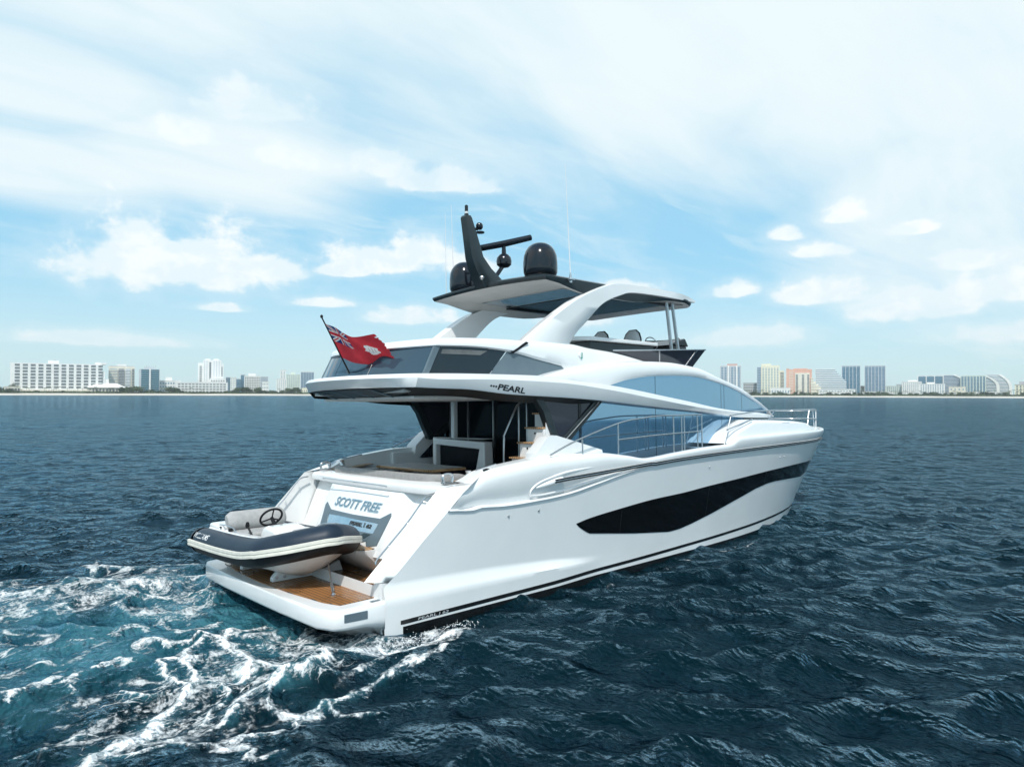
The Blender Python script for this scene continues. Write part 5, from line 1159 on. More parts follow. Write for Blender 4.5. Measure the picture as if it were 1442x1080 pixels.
for nm, c_ in (('flag red', (.58, .030, .045)), ('flag white', (.72, .70, .68)), ('flag blue', (.012, .03, .16)), ('flag badge', (.33, .33, .32))):
    mm = mottled(nm, c_, tuple(q*.8 for q in c_), 6, .8, bump=.3, bscale=400)
    tt = NT(mm.node_tree); bs = tt.n['Principled BSDF']
    tr = tt.new('ShaderNodeBsdfTranslucent'); tr.inputs[0].default_value = (*c_, 1); mx = tt.new('ShaderNodeMixShader'); mx.inputs[0].default_value = .3
    tt.link(bs.outputs[0], mx.inputs[1]); tt.link(tr.outputs[0], mx.inputs[2]); tt.link(mx.outputs[0], tt.n['Material Output'].inputs[0])
mb.build('flag_cloth', ['flag red', 'flag white', 'flag blue', 'flag badge'], fl, smooth=80)

# ------------------------------------------------------------------ spray kicked up where the quarter meets the sea
sp_ = MB(); r_ = np.random.default_rng(4)
for k in range(420):
    u_ = r_.random(); x_ = -.2+1.5*u_+r_.normal()*.10; y_ = -2.58-abs(r_.normal())*.22-.25*(1-u_); z_ = -.07+abs(r_.normal())*.055*(1.2-u_)+.01
    q_ = .003+.007*r_.random()**2; c_ = Vector((x_, y_, z_))
    sp_.add([c_+Vector(v_)*q_ for v_ in ((1, 0, 0), (0, 1, 0), (-1, 0, 0), (0, -1, 0), (0, 0, 1.2), (0, 0, -1.2))], [(0, 1, 4), (1, 2, 4), (2, 3, 4), (3, 0, 4), (1, 0, 5), (2, 1, 5), (3, 2, 5), (0, 3, 5)])
mottled('spray white', (.82, .84, .85), (.78, .80, .82), 5, .6)
so_ = sp_.build('spray', 'spray white', None, smooth=0); so_.matrix_world = MW; tag(so_, 'fine white spray thrown up beside the stern quarter', 'spray', kind='stuff')
# ------------------------------------------------------------------ far shore
CWX, CWY = float(CW[0]), float(CW[1])
RWi = RW
def azel(px, py):
    c = np.array([px-721, -(py-540), -FPX]); d_ = RW @ c; return math.atan2(d_[1], d_[0]), d_[2]/math.hypot(d_[0], d_[1])
def shoreD(px): return float(np.interp(px, [-400, 0, 450, 1000, 1442, 1850], [1010, 1020, 1080, 1290, 1330, 1380]))
def ground_pt(px, extra=0.):
    a_, _ = azel(px, 555); D_ = shoreD(px)+extra; return CWX+D_*math.cos(a_), CWY+D_*math.sin(a_), D_, a_
mottled('beach sand', (.62, .58, .50), (.54, .50, .43), .04, .9)
mottled('turf', (.10, .13, .06), (.15, .15, .09), .03, .9)
# land: beach rising out of the water, then a low strip of ground behind
pxs = np.linspace(-420, 1860, 120); mb = MB()
def lrow(ex, z, j=0):
    out = []
    for k, p in enumerate(pxs):
        x, y, D_, a_ = ground_pt(p, ex+j*math.sin(k*.9)+j*.6*math.sin(k*2.3)); out.append((x, y, z))
    return out
mb.strip([lrow(-14, -.6, 3), lrow(0, .15, 4), lrow(26, 2.0, 3), lrow(34, 2.6, 3)]); bo = mb.build('beach', 'beach sand'); tag(bo, None, None, kind='structure')
mb = MB(); mb.strip([lrow(33.9, 2.6), lrow(60, 3.0), lrow(1200, 3.0)]); bo = mb.build('ground', 'turf'); tag(bo, None, None, kind='structure')
def bmat(name, c, rough=.6, metal=0., spec=.5):
    if name in MAT: return name
    mottled(name, c, tuple(q*.90 for q in c), .12, rough, metal=metal, spec=spec); return name
bmat('bldg white', (.80, .79, .76)); bmat('bldg cream', (.74, .69, .58)); bmat('bldg salmon', (.70, .40, .30)); bmat('bldg grey', (.50, .53, .55)); bmat('bldg yellow', (.76, .72, .56))
bmat('bldg pale green', (.62, .68, .60)); bmat('bldg red roof', (.52, .32, .28)); bmat('bldg roof', (.42, .42, .42))
principled('win dark', (.16, .18, .19), .25, 0, .6); principled('win blue', (.10, .23, .33), .12, .35, .6); principled('win pale', (.32, .43, .50), .15, .3, .6); principled('win teal', (.06, .17, .22), .12, .35, .6); principled('win cool', (.20, .31, .42), .14, .35, .6)
def bt(name, label, cat, px0, px1, py, extra, depth, frame_cb, base_z=3.0, group=None):
    """a building whose front faces the sea; frame_cb(W, H, part) adds parts in local coordinates (x across, y back, z up)"""
    pc = .5*(px0+px1); x, y, D_, a_ = ground_pt(pc, extra)
    wd = D_*(math.tan(math.atan((px1-721)/FPX))-math.tan(math.atan((px0-721)/FPX)))*math.cos(math.atan((pc-721)/FPX))
    _, sl = azel(pc, py); Ht = CW[2]+sl*D_-base_z
    o = bpy.data.objects.new(name, None); COL.objects.link(o); o.location = (x, y, base_z); o.rotation_euler = (0, 0, a_-math.pi/2); o['label'] = label; o['category'] = cat
    if group: o['group'] = group
    def hz(pyy): return CW[2]+azel(pc, pyy)[1]*D_-base_z
    def lx(pxx): return (pxx-pc)/(px1-px0)*wd
    frame_cb(o, wd, Ht, depth, hz, lx); return o
def bx(o, name, mat, x0, x1, y0, y1, z0, z1, parent=None):
    mb = MB().box(x0, x1, y0, y1, z0, z1); q = mb.build(name, mat, None, smooth=0); q.parent = parent or o; return q
def windows(o, wall, x0, x1, z0, z1, nc, nr, fw, fh, mat, yf, name='window', skip=None, frame=None):
    """nc x nr windows, each its own part (shared mesh)"""
    cw_, ch_ = (x1-x0)/nc, (z1-z0)/nr; me_ = None
    for r_ in range(nr):
        for c_ in range(nc):
            if skip and skip(c_, r_): continue
            cx = x0+(c_+.5)*cw_; cz = z0+(r_+.5)*ch_
            if me_ is None:
                mb = MB().box(-cw_*fw/2, cw_*fw/2, -.25, .1, -ch_*fh/2, ch_*fh/2); q = mb.build(name, mat, None, smooth=0); me_ = q.data
            else:
                q = bpy.data.objects.new(name, me_); COL.objects.link(q)
            q.parent = wall; q.location = (cx, yf, cz)
def bands(o, wall, x0, x1, z0, z1, n, mat, yf, fh=.55, name='window', slab=None, proud=1.0):
    h_ = (z1-z0)/n; me_ = None; ms_ = None
    for r_ in range(n):
        cz = z0+(r_+.5)*h_
        if me_ is None: q = MB().box(x0, x1, -.3, .1, -h_*fh/2, h_*fh/2).build(name, mat, None, smooth=0); me_ = q.data
        else: q = bpy.data.objects.new(name, me_); COL.objects.link(q)
        q.parent = wall; q.location = (0, yf, cz)
        if slab:
            if ms_ is None: q = MB().box(x0-.3, x1+.3, -proud, .1, -h_*(1-fh)/2*.9, h_*(1-fh)/2*.9).build('balcony', slab, None, smooth=0); ms_ = q.data
            else: q = bpy.data.objects.new('balcony', ms_); COL.objects.link(q)
            q.parent = wall; q.location = (0, yf, cz-h_*.5)
def piers(wall, xs, z0, z1, w_, mat, yf, name='pier'):
    for x in xs:
        q = MB().box(x-w_/2, x+w_/2, yf-1.4, yf+.1, z0, z1).build(name, mat, None, smooth=0); q.parent = wall
# --- left side
def hotel(o, W_, H, dp, hz, lx):
    wl = bx(o, 'wall', 'bldg white', -W_/2, W_/2*.86, 0, dp, 0, H)
    bx(o, 'stepped_wing', 'bldg white', W_/2*.86-.1, W_/2*.93, 1, dp, 0, hz(522)); bx(o, 'stepped_wing', 'bldg white', W_/2*.93-.1, W_/2*1.02, 2, dp, 0, hz(533))
    bx(o, 'roof_house', 'bldg white', lx(70), lx(83), 6, dp-4, H, hz(507.5)); bx(o, 'roof_house', 'bldg white', lx(127), lx(141), 4, dp-3, H, hz(509)); bx(o, 'roof_plant', 'bldg roof', lx(76), lx(79), 8, 14, hz(507.5), hz(506.8))
    windows(o, wl, lx(30.5), lx(138), H*.14, H*.985, 12, 8, .62, .62, 'win dark', -.1)
    # white panels inside the paired windows and rows of rails
    q = bx(o, 'ground_floor', 'bldg cream', lx(22), lx(150), -8, 0, 0, H*.10)
bt('hotel', 'long white hotel slab with a grid of square windows on the left shore', 'hotel', 27, 143, 512, 62, 26, hotel)
def lowhall(o, W_, H, dp, hz, lx):
    wl = bx(o, 'wall', 'bldg cream', -W_/2, W_/2, 0, dp, 0, H*.55)
    mb = MB(); z0, z1 = H*.55, H; mb.add([(-W_/2-1, -2, z0), (W_/2+1, -2, z0), (W_/2+1, dp, z0), (-W_/2-1, dp, z0), (-W_/4, dp/2, z1), (W_/4, dp/2, z1)], [(0, 1, 5, 4), (1, 2, 5), (2, 3, 4, 5), (3, 0, 4), (0, 3, 2, 1)]); q = mb.build('roof', 'bldg white', None, smooth=0); q.parent = o
    windows(o, wl, -W_/2+1, W_/2-1, H*.08, H*.45, 11, 1, .5, .8, 'win dark', -.1)
bt('beach_hall', 'low beach hall under a wide white hipped roof beside the long hotel', 'hall', 127, 174, 539.5, 46, 22, lowhall)
def cream_tower(o, W_, H, dp, hz, lx):
    wl = bx(o, 'wall', 'bldg cream', -W_/2, W_/2, 0, dp, 0, H); bx(o, 'roof_house', 'bldg white', -W_*.2, W_*.18, 4, dp-4, H, H+3.2); bx(o, 'parapet', 'bldg roof', -W_*.46, W_*.46, .8, dp-1, H-2.0, H+.6)
    bands(o, wl, -W_*.12, W_*.10, 2, H-3, 15, 'win dark', -.2, .6, slab='bldg grey', proud=1.6)
    bands(o, wl, -W_*.47, -W_*.16, 2, H-3, 15, 'win pale', -.2, .45, slab='bldg cream', proud=1.3); bands(o, wl, W_*.14, W_*.34, 2, H-3, 15, 'win pale', -.2, .45, slab='bldg white', proud=1.3); bands(o, wl, W_*.40, W_*.49, 2, H-3, 15, 'win dark', -.2, .6)
bt('apartment_tower', 'cream balconied tower between the long hotel and a blue glass block', 'tower', 155, 187, 516, 80, 24, cream_tower)
def blue_block(o, W_, H, dp, hz, lx):
    wl = bx(o, 'wall', 'bldg grey', -W_/2, W_/2, 0, dp, 0, H)
    bands(o, wl, -W_*.46, -W_*.06, 1, H-.6, 11, 'win teal', -.2, .72); bands(o, wl, W_*.06, W_*.47, 1, H-.6, 11, 'win teal', -.2, .72)
    piers(wl, [0], 0, H, W_*.07, 'bldg white', -.2); bx(o, 'roof_house', 'bldg grey', -W_*.3, W_*.25, 3, dp-4, H, H+2.4)
    for k in range(6): bx(o, 'roof_mast', 'bldg roof', -W_*.32+k*W_*.12, -W_*.30+k*W_*.12, 4, 5, H+2.4, H+4.6+(k % 2))
    bx(o, 'side_wing', 'bldg grey', -W_*.58, -W_*.5, 2, dp, 0, H*.98)
bt('office_block', 'blue glass block with a white central stripe on the left shore', 'office block', 199, 223, 519.5, 66, 20, blue_block)
def simple(wallm, winm, nc, nr, fw=.6, fh=.55, roofm=None, hx=None, slab=None, mode='w', z0=.06):
    def cb_(o, W_, H, dp, hz, lx):
        wl = bx(o, 'wall', wallm, -W_/2, W_/2, 0, dp, 0, H)
        if mode == 'w': windows(o, wl, -W_/2*.94, W_/2*.94, H*z0, H*.97, nc, nr, fw, fh, winm, -.1)
        else:
            bands(o, wl, -W_/2*.96, W_/2*.96, H*z0, H*.98, nr, winm, -.2, fh, slab=slab)
            if nc > 1: piers(wl, [(-W_/2+W_*k/nc) for k in range(0, nc+1)], 0, H, W_*.035, wallm, -.25)
        bx(o, 'roof', roofm or wallm, -W_/2-.3, W_/2+.3, -.4, dp+.3, H, H+.8)
        if hx: bx(o, 'roof_house', roofm or wallm, W_*hx[0], W_*hx[1], dp*.2, dp*.8, H+.8, H+.8+hx[2])
    return cb_
bt('low_block', 'low white block with a roof house just right of the blue glass block', 'block', 225, 253, 536.5, 90, 20, simple('bldg white', 'win pale', 8, 3, .6, .5, hx=(-.2, .1, 5)))
def white_tower(o, W_, H, dp, hz, lx):
    wl = bx(o, 'wall', 'bldg white', lx(286.5), lx(310), 0, dp, 0, H); s1 = bx(o, 'side_wall', 'bldg white', lx(280), lx(286.6), 1, dp-1, 0, hz(511)); s2 = bx(o, 'side_wall', 'bldg white', lx(309.9), lx(313), 1, dp-1, 0, hz(512))
    windows(o, s1, lx(281), lx(286), hz(538), hz(515), 1, 9, .55, .5, 'win dark', .9); windows(o, wl, lx(294), lx(297.5), hz(534), hz(510), 1, 10, .7, .8, 'win dark', -.1)
    windows(o, wl, lx(287), lx(293), hz(537), hz(508), 2, 10, .3, .4, 'win pale', -.1); windows(o, wl, lx(299), lx(309), hz(537), hz(508), 3, 10, .3, .4, 'win pale', -.1); windows(o, s2, lx(310), lx(312.5), hz(530), hz(516), 1, 6, .8, .5, 'win dark', .9)
    bx(o, 'roof_house', 'bldg white', lx(289), lx(296), 4, dp-4, H, H+2); bx(o, 'roof_house', 'bldg white', lx(300), lx(307), 4, dp-4, H, H+2)
bt('white_tower', 'tall white stepped tower rising behind a long white balconied wing', 'tower', 280, 313, 507, 96, 24, white_tower)
bt('long_wing', 'long low white wing with ribbon balconies at the foot of the stepped tower', 'hotel wing', 251, 318, 539, 60, 22, simple('bldg white', 'win dark', 14, 4, .7, .45))
def upper_wing(o, W_, H, dp, hz, lx):
    wl = bx(o, 'wall', 'bldg white', -W_/2, W_/2, 0, dp, 0, H); windows(o, wl, -W_/2*.9, W_/2*.9, H*.6, H*.95, 6, 2, .5, .5, 'win dark', -.1); bx(o, 'roof', 'bldg white', -W_/2, W_/2, -.5, dp, H, H+1)
bt('middle_wing', 'white stepped block directly right of the tall white stepped tower', 'block', 296, 317, 533.5, 84, 18, upper_wing)
for (nm, lb, ct_, a1, b1, py, ex, dp, cbk) in (
    ('glass_tower', 'slim pale blue glass tower just right of the white stepped tower', 'tower', 318.3, 324, 531.5, 300, 20, simple('bldg grey', 'win blue', 3, 14, mode='b', fh=.7)),
    ('white_flats', 'narrow white flats between two slim blue glass towers', 'flats', 324.5, 332, 532, 280, 20, simple('bldg white', 'win pale', 3, 8, .35, .5)),
    ('glass_block', 'squat blue glass block left of the slim tallest blue tower', 'block', 332.5, 339, 534, 320, 20, simple('bldg grey', 'win blue', 1, 10, mode='b', fh=.7)),
    ('glass_tower', 'tallest slim blue tower beside the white grid-fronted block', 'tower', 339, 344.5, 528, 340, 20, simple('bldg grey', 'win blue', 1, 14, mode='b', fh=.75)),
    ('grid_block', 'white block with a dense grid of dark windows on the left shore', 'block', 344.5, 366, 530, 150, 22, simple('bldg white', 'win dark', 9, 9, .62, .55, hx=(-.25, .2, 4))),
    ('grey_block', 'blue-grey block partly hidden right of the grid-fronted block', 'block', 366, 377, 531, 380, 20, simple('bldg grey', 'win cool', 4, 10, .6, .5)),
    ('white_house', 'small white block in front of the blue-grey block', 'block', 369, 378, 538, 120, 14, simple('bldg white', 'win pale', 4, 3, .4, .4)),
    ('slender_tower', 'slender white tower standing above pale flats near the flag', 'tower', 394.5, 402, 521.5, 420, 18, simple('bldg white', 'win pale', 2, 16, .3, .5)),
    ('pale_flats', 'pale low flats at the foot of the slender white tower', 'flats', 389.5, 403, 534, 330, 20, simple('bldg white', 'win pale', 5, 7, .35, .5)),
    ('ribbed_flats', 'pale green ribbed flats between the slender tower and a blue glass tower', 'flats', 403.5, 422, 528, 360, 22, simple('bldg pale green', 'win pale', 7, 12, .4, .5, hx=(-.2, .15, 5))),
    ('ribbed_tower', 'blue glass tower with white cap nearest the left tip of the overhang', 'tower', 424, 441.5, 524, 350, 22, simple('bldg grey', 'win cool', 5, 16, mode='b', fh=.75, roofm='bldg white')),
    ('beach_house', 'small yellow beach house on the sand below the blue glass tower with white cap', 'house', 425, 433, 547, 40, 10, simple('bldg yellow', 'win dark', 3, 1, .3, .5)),
    ('beach_pavilion', 'low cream pavilion at the far left end of the beach', 'pavilion', 8, 27, 545, 44, 12, simple('bldg cream', 'win dark', 5, 1, .6, .6)),
    # --- right side
    ('grey_lowrise', 'low grey block between the red-roofed tower and the cream tower', 'block', 1047, 1066, 539.5, 160, 20, simple('bldg grey', 'win dark', 6, 4, .6, .5)),
    ('white_podium', 'white podium linking the cream tower to the salmon tower', 'podium', 1086, 1112, 546.5, 70, 20, simple('bldg white', 'win pale', 7, 1, .4, .4)),
    ('blue_slab', 'left one of the two tall blue glass slabs on the right shore', 'tower', 1187, 1210, 515.5, 120, 24, simple('bldg grey', 'win blue', 5, 20, mode='b', fh=.72)),
    ('red_house', 'small block with a reddish roof between the two tall blue slabs', 'block', 1210.5, 1220, 544, 160, 14, simple('bldg cream', 'win dark', 3, 3, .4, .5, roofm='bldg red roof')),
    ('blue_slab', 'right one of the two tall blue glass slabs on the right shore', 'tower', 1219.5, 1245, 515.5, 120, 24, simple('bldg grey', 'win cool', 6, 20, mode='b', fh=.72)),
    ('podium', 'long white podium at the foot of the right-hand tall blue slab', 'podium', 1217, 1256, 552, 60, 14, simple('bldg white', 'win pale', 10, 1, .5, .3)),
    ('pale_block', 'pale block with vertical stripes just right of the two blue slabs', 'block', 1246, 1268, 544, 180, 20, simple('bldg pale green', 'win pale', 8, 5, .45, .7)),
    ('grey_back_block', 'grey-green block behind the pale striped block and the white tower', 'block', 1263, 1275, 541.5, 260, 20, simple('bldg grey', 'win pale', 4, 6, .5, .6)),
    ('white_flats', 'broad white flats with fine stripes left of the wide blue glass hotel', 'flats', 1272, 1296, 538, 150, 22, simple('bldg white', 'win pale', 9, 9, .35, .55, hx=(-.2, .3, 3))),
    ('front_flats', 'white flats with green glass bays standing before the wide blue hotel', 'flats', 1297, 1328, 541, 90, 22, simple('bldg white', 'win pale', 10, 8, .45, .6, hx=(-.2, .1, 2.5))),
    ('wide_glass_hotel', 'wide blue glass hotel with white end wall on the right shore', 'hotel', 1295, 1325.5, 529.5, 210, 24, simple('bldg white', 'win blue', 3, 14, mode='b', fh=.78)),
    ('cream_hall', 'low cream block before the sail-shaped hotel', 'block', 1338, 1358, 545, 80, 18, simple('bldg cream', 'win pale', 4, 2, .3, .4)),
    ('long_podium', 'long white podium under the three curved hotels at the right', 'podium', 1362, 1402, 552.5, 80, 20, simple('bldg white', 'win pale', 12, 1, .5, .3)),
    ('glass_slab_hotel', 'blue glass slab hotel, leftmost of the group of curved hotels', 'hotel', 1356, 1385, 529.5, 150, 24, simple('bldg pale green', 'win cool', 8, 13, mode='b', fh=.7, slab=None)),
    ('cream_tower_block', 'cream block with a dark hat-like roof at the right edge of the picture', 'block', 1432, 1458, 542, 120, 24, simple('bldg yellow', 'win dark', 6, 4, .4, .7, roofm='bldg roof', hx=(-.3, .3, 5)))):
    bt(nm, lb, ct_, a1, b1, py, ex, dp, cbk)
def red_tower(o, W_, H, dp, hz, lx):
    simple('bldg grey', 'win cool', 6, 16, .62, .66, roofm='bldg white')(o, W_, H, dp, hz, lx); bx(o, 'tiled_roof', 'bldg red roof', lx(1024), lx(1038), 3, 17, H+.8, hz(512.3))
    q = bx(o, 'white_bay', 'bldg white', lx(1025), lx(1027), -1.2, .2, 0, H); q = bx(o, 'white_bay', 'bldg white', lx(1036), lx(1038), -1.2, .2, 0, H)
bt('red_roof_tower', 'grey-blue tower with a red roof, the leftmost on the right shore', 'tower', 1014.5, 1043, 515.5, 110, 24, red_tower)
def cream_big(o, W_, H, dp, hz, lx):
    wl = bx(o, 'wall', 'bldg yellow', lx(1072.5), lx(1097), 0, dp, 0, H); s1 = bx(o, 'side_wall', 'bldg grey', lx(1067), lx(1072.6), 2, dp, 0, hz(516.5)); s2 = bx(o, 'side_wall', 'bldg yellow', lx(1096.9), lx(1103), 3, dp, 0, hz(522))
    windows(o, wl, lx(1073.5), lx(1096.5), H*.06, H*.92, 6, 16, .5, .55, 'win pale', -.1); bands(o, s1, lx(1067.5), lx(1072.3), H*.05, hz(517), 16, 'win cool', 1.8, .6); bands(o, s2, lx(1098), lx(1102.6), H*.05, hz(524), 15, 'win dark', 2.8, .5)
    bx(o, 'roof_house', 'bldg yellow', lx(1073), lx(1086), 4, dp-4, H, H+3)
bt('cream_tower', 'tall cream tower with stepped shoulders left of the salmon tower', 'tower', 1067, 1103, 514.5, 110, 26, cream_big)
def salmon(o, W_, H, dp, hz, lx):
    wl = bx(o, 'wall', 'bldg salmon', -W_/2, W_/2, 0, dp, 0, H); c_ = bx(o, 'cream_bay', 'bldg cream', lx(1120), lx(1139), -1.2, .2, H*.06, H*.86)
    bands(o, wl, lx(1112), lx(1118), H*.08, H*.95, 14, 'bldg cream', -.1, .35, name='balcony_row'); bands(o, c_, lx(1121), lx(1124), H*.1, H*.8, 14, 'win dark', -1.3, .6); bands(o, c_, lx(1129), lx(1132), H*.1, H*.8, 14, 'win dark', -1.3, .6); bands(o, c_, lx(1136), lx(1138.5), H*.1, H*.8, 14, 'win dark', -1.3, .6)
    bx(o, 'roof', 'bldg salmon', lx(1109), lx(1112), -.4, dp, H, H+1.8); bx(o, 'roof_house', 'bldg salmon', lx(1118), lx(1136), 3, dp-3, H, H+1.6)
bt('salmon_tower', 'salmon pink tower with cream balcony bays on the right shore', 'tower', 1108.5, 1142, 520, 100, 24, salmon)
def sloped(topL, topR, py_t, px_k, py_r, wallm, winm, n, capm='bldg white', curve=0):
    """stacked floors whose right ends step back towards the top"""
    def cb_(o, W_, H, dp, hz, lx):
        x0 = -W_/2; k0 = lx(px_k); h_ = H/n; zr_ = hz(py_r)
        for i in range(n):
            z = i*h_; f_ = max(0, (z+h_-zr_)/(H-zr_)); f_ = f_**(2.2 if curve else 1.)
            xr = W_/2+(k0-W_/2)*f_
            fl_ = bx(o, 'floor', wallm, x0, xr, 0, dp, z, z+h_*.40); bx(o, 'window', winm, x0+.5, xr-.6, .8, dp-1, z+h_*.40, z+h_, fl_)
        bx(o, 'roof', capm, x0, k0+1, 0, dp, H, H+1.0)
        if curve:
            P = []
            for i in range(n+1):
                z = i*h_; f_ = max(0, (z-zr_)/(H-zr_))**2.2; P.append((W_/2+(k0-W_/2)*f_, z))
            mb = MB(); o_ = [(x+1.5, -1.2, z) for x, z in P]; i_ = [(x-3.2, -1.2, z) for x, z in P]
            mb.slab(o_+i_[::-1], (0, dp+2, 0)); q = mb.build('end_wall', capm, None, smooth=0); q.parent = o
    return cb_
bt('terraced_hotel', 'terraced white and glass hotel stepping down to the right beside the salmon tower', 'hotel', 1150, 1190, 520.5, 110, 24, sloped(0, 0, 0, 1176, 536, 'bldg white', 'win pale', 14))
bt('gabled_hall', 'cream sloped block between the salmon tower and the terraced hotel', 'block', 1142, 1156, 533, 95, 20, sloped(0, 0, 0, 1146, 545, 'bldg cream', 'bldg cream', 6, 'bldg cream'))
bt('terrace_podium', 'white tiered podium in front of the terraced hotel', 'podium', 1155, 1202, 548.5, 66, 16, simple('bldg white', 'win pale', 12, 2, .5, .35))
bt('sail_hotel', 'sail-shaped glass hotel with a white curved end, left one of three', 'hotel', 1331.5, 1362, 528.5, 170, 24, sloped(0, 0, 0, 1346, 545, 'bldg grey', 'win cool', 15, curve=1))
bt('sail_hotel', 'middle one of the three curved-end hotels, partly behind its neighbour', 'hotel', 1383, 1404, 529.5, 190, 24, sloped(0, 0, 0, 1390, 545, 'bldg white', 'win blue', 14, curve=1))
bt('sail_hotel', 'largest white curved-end hotel, rightmost of the three', 'hotel', 1392, 1421, 528, 220, 26, sloped(0, 0, 0, 1409, 547, 'bldg white', 'win pale', 15, curve=1))
# trees along the beach, each its own thing
mottled('bark', (.16, .13, .10), (.10, .08, .06), 3, .9)
mottled('leaf dark', (.020, .048, .022), (.042, .078, .034), .7, .8); mottled('leaf mid', (.050, .095, .040), (.09, .13, .06), .7, .8); mottled('leaf palm', (.060, .095, .045), (.10, .13, .07), .7, .7)
def crownmesh(n, rx, rz, zc, size, seed, shape=1.):
    r_ = np.random.default_rng(seed); mb = MB()
    for _ in range(n):
        v = r_.normal(size=3); v /= np.linalg.norm(v); q = v*r_.random()**.45*(.75+.35*math.sin(v[0]*5+seed)*math.cos(v[1]*4)); c = Vector((q[0]*rx, q[1]*rx, zc+q[2]*rz*(1 if q[2] > 0 else .7)))
        a1 = Vector(r_.normal(size=3)).normalized(); b1 = a1.cross(Vector(r_.normal(size=3))).normalized(); s_ = size*(.6+.8*r_.random())
        mb.add([c-a1*s_, c+b1*s_*.6, c+a1*s_, c-b1*s_*.6], [(0, 1, 2, 3)])
    return mb
def mk(name, crown, cm, trunk):
    a1 = trunk.build('trunk', 'bark', None, smooth=50); b1 = crown.build('crown', cm, None, smooth=0); COL.objects.unlink(a1); COL.objects.unlink(b1); return a1, b1
PR = []
for s_ in range(3):
    tk_ = MB(); tk_.tube([(0, 0, 0), (.1, 0, 2.0), (.0, .1, 3.4)], [.28, .2, .1], 6)
    for q in range(4): tk_.tube([(0, 0, 1.8), (1.2*math.cos(q*1.6+s_), 1.2*math.sin(q*1.6+s_), 3.4)], [.12, .04], 5)
    PR.append(('broadleaf_tree', mk('b', crownmesh(330, 3.1, 2.5, 2.9, .48, 10+s_), ('leaf dark', 'leaf mid', 'leaf dark')[s_], tk_), 'dark green broadleaf trees and bushes along the beach'))
for s_ in range(2):
    tk_ = MB(); h_ = 6.5+s_; tk_.tube([(0, 0, 0), (.3, 0, h_*.5), (.25, .1, h_)], [.22, .15, .13], 6)
    cr_ = MB()
    for q in range(14):
        an = q*2.4; dz_ = .9*math.sin(q*1.7); L_ = 2.3
        P = [Vector((.25+L_*t_*math.cos(an), .1+L_*t_*math.sin(an), h_+.5*math.sin(t_*2.2)*(1+dz_*.5)-1.3*t_*t_*(.6+.3*dz_))) for t_ in np.linspace(0, 1, 6)]
        sd_ = Vector((-math.sin(an), math.cos(an), 0))
        cr_.strip([[tuple(p+sd_*.34*math.sin(min(1, .15+t_)*2.8)-Vector((0, 0, .16))) for p, t_ in zip(P, np.linspace(0, 1, 6))], [tuple(p) for p in P], [tuple(p-sd_*.34*math.sin(min(1, .15+t_)*2.8)-Vector((0, 0, .16))) for p, t_ in zip(P, np.linspace(0, 1, 6))]])
    PR.append(('palm_tree', mk('p', cr_, 'leaf palm', tk_), 'palm trees along the beach'))
tk_ = MB(); tk_.tube([(0, 0, 0), (.3, 0, 8), (.2, .2, 14)], [.5, .3, .08], 6)
for q in range(7): tk_.tube([(.2, 0, 5+q), (.2+2.6*math.cos(q*2.1), 2.6*math.sin(q*2.1), 7.2+q)], [.14, .04], 5)
PR.append(('feathery_pine', mk('c', crownmesh(420, 4.6, 6.0, 9.6, .55, 44), 'leaf dark', tk_), 'tall feathery pines at the left end of the beach'))
tr_rng = random.Random(3); cnt = 0
def plant(kind, px, extra, sc_, label):
    nm, (tk2, cr2), grp = PR[kind]; x, y, D_, a_ = ground_pt(px, extra)
    o = bpy.data.objects.new(nm, None); COL.objects.link(o); o.location = (x, y, 2.6); o.rotation_euler = (0, 0, tr_rng.random()*6.28); sc_ *= 1.0 if kind == 5 else (1.45 if kind < 3 else 1.15); o.scale = (sc_*(.9+.3*tr_rng.random()), sc_*(.9+.3*tr_rng.random()), sc_*(.85 if kind < 3 else 1))
    o['label'] = label; o['category'] = 'tree' if kind != 3 else 'tree'; o['group'] = grp
    for src in (tk2, cr2): q = src.copy(); COL.objects.link(q); q.parent = o
LB = {'b': 'dark green rounded tree or bush at the back of the beach', 'p': 'palm tree with drooping fronds at the back of the beach', 'c': 'tall feathery dark pine at the left end of the beach'}
for k, (px, s_) in enumerate(((1, .55), (5, .5), (14, .72), (19, .86), (24, .70), (-4, .6), (-10, .7))): plant(5, px, 52+3*k % 9, s_, LB['c'])
px = -14.
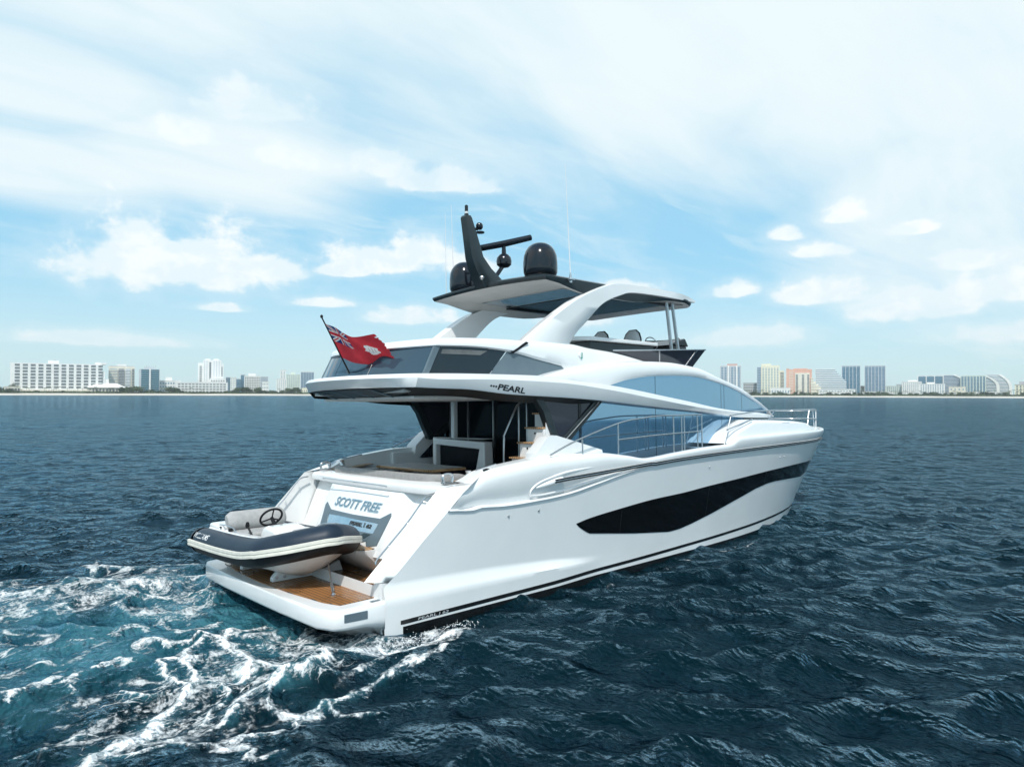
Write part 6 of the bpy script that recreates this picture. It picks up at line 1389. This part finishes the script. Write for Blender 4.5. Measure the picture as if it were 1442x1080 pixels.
while px < 438:
    dens = 1.0 if (px < 20 or 172 < px < 262 or 318 < px < 424) else .45
    big = 1.35 if (172 < px < 196 or 226 < px < 250 or 330 < px < 364 or 404 < px < 420) else .8
    if tr_rng.random() < dens+.25:
        kd = tr_rng.choice([0, 1, 2, 0, 1, 2, 3, 4]) if dens > .5 else tr_rng.choice([0, 1, 3, 4, 3])
        plant(kd, px, 36+tr_rng.random()*10, (big if kd < 3 else .8)*(.8+.4*tr_rng.random())*(.62 if dens < .5 and kd < 3 else 1), LB['b'] if kd < 3 else LB['p'])
    px += 2.4+2.0*tr_rng.random()
px = 1050.
while px < 1450:
    kd = tr_rng.choice([0, 1, 2, 0, 1, 3, 4, 3, 4]); plant(kd, px, 36+tr_rng.random()*12, (1.0 if kd < 3 else .95)*(.75+.5*tr_rng.random()), LB['b'] if kd < 3 else LB['p'])
    px += 2.2+1.9*tr_rng.random()
# low beach hedge: nobody could count its plants
hd = MB(); r_ = np.random.default_rng(9)
for px in np.arange(-30, 1470, .40):
    if 455 < px < 1035: continue
    for q in range(3):
        x, y, D_, a_ = ground_pt(px+r_.random()*.6, 35+r_.random()*6); h_ = (1.4+2.0*r_.random())*(1.25 if px > 1000 else 1); c = Vector((x, y, 2.4+h_*.5)); a1 = Vector(r_.normal(size=3)).normalized()*1.0; b1 = a1.cross(Vector((0, 0, 1))).normalized()*.9+Vector((0, 0, h_*.4))
        hd.add([c-a1, c+b1, c+a1, c-b1], [(0, 1, 2, 3)])
ho = hd.build('beach_hedge', 'leaf mid', None, smooth=0); tag(ho, 'low green scrub running along the back of the beach', 'scrub', kind='stuff')
# ------------------------------------------------------------------ air
if HAZE:
    ca, sa = math.cos(viewaz), math.sin(viewaz)
    bm = MB().box(-1560, 1560, -1560, 1560, -1.6, 95)
    hz_ = bm.build('haze', 'gelcoat', None, smooth=0); hz_.location = (CWX, CWY, 0); hz_['kind'] = 'stuff'; hz_['label'] = 'thin pale sea haze in front of the far shore'; hz_['category'] = 'haze'
    hm = bpy.data.materials.new('haze air'); hm.use_nodes = True; hn = hm.node_tree; hn.nodes.remove(hn.nodes['Principled BSDF'])
    pvn = hn.nodes.new('ShaderNodeVolumePrincipled'); pvn.inputs['Color'].default_value = (.97, .985, 1, 1); pvn.inputs['Density'].default_value = HAZE; pvn.inputs['Anisotropy'].default_value = .2
    hn.links.new(pvn.outputs[0], hn.nodes['Material Output'].inputs['Volume']); hz_.data.materials.clear(); hz_.data.materials.append(hm)
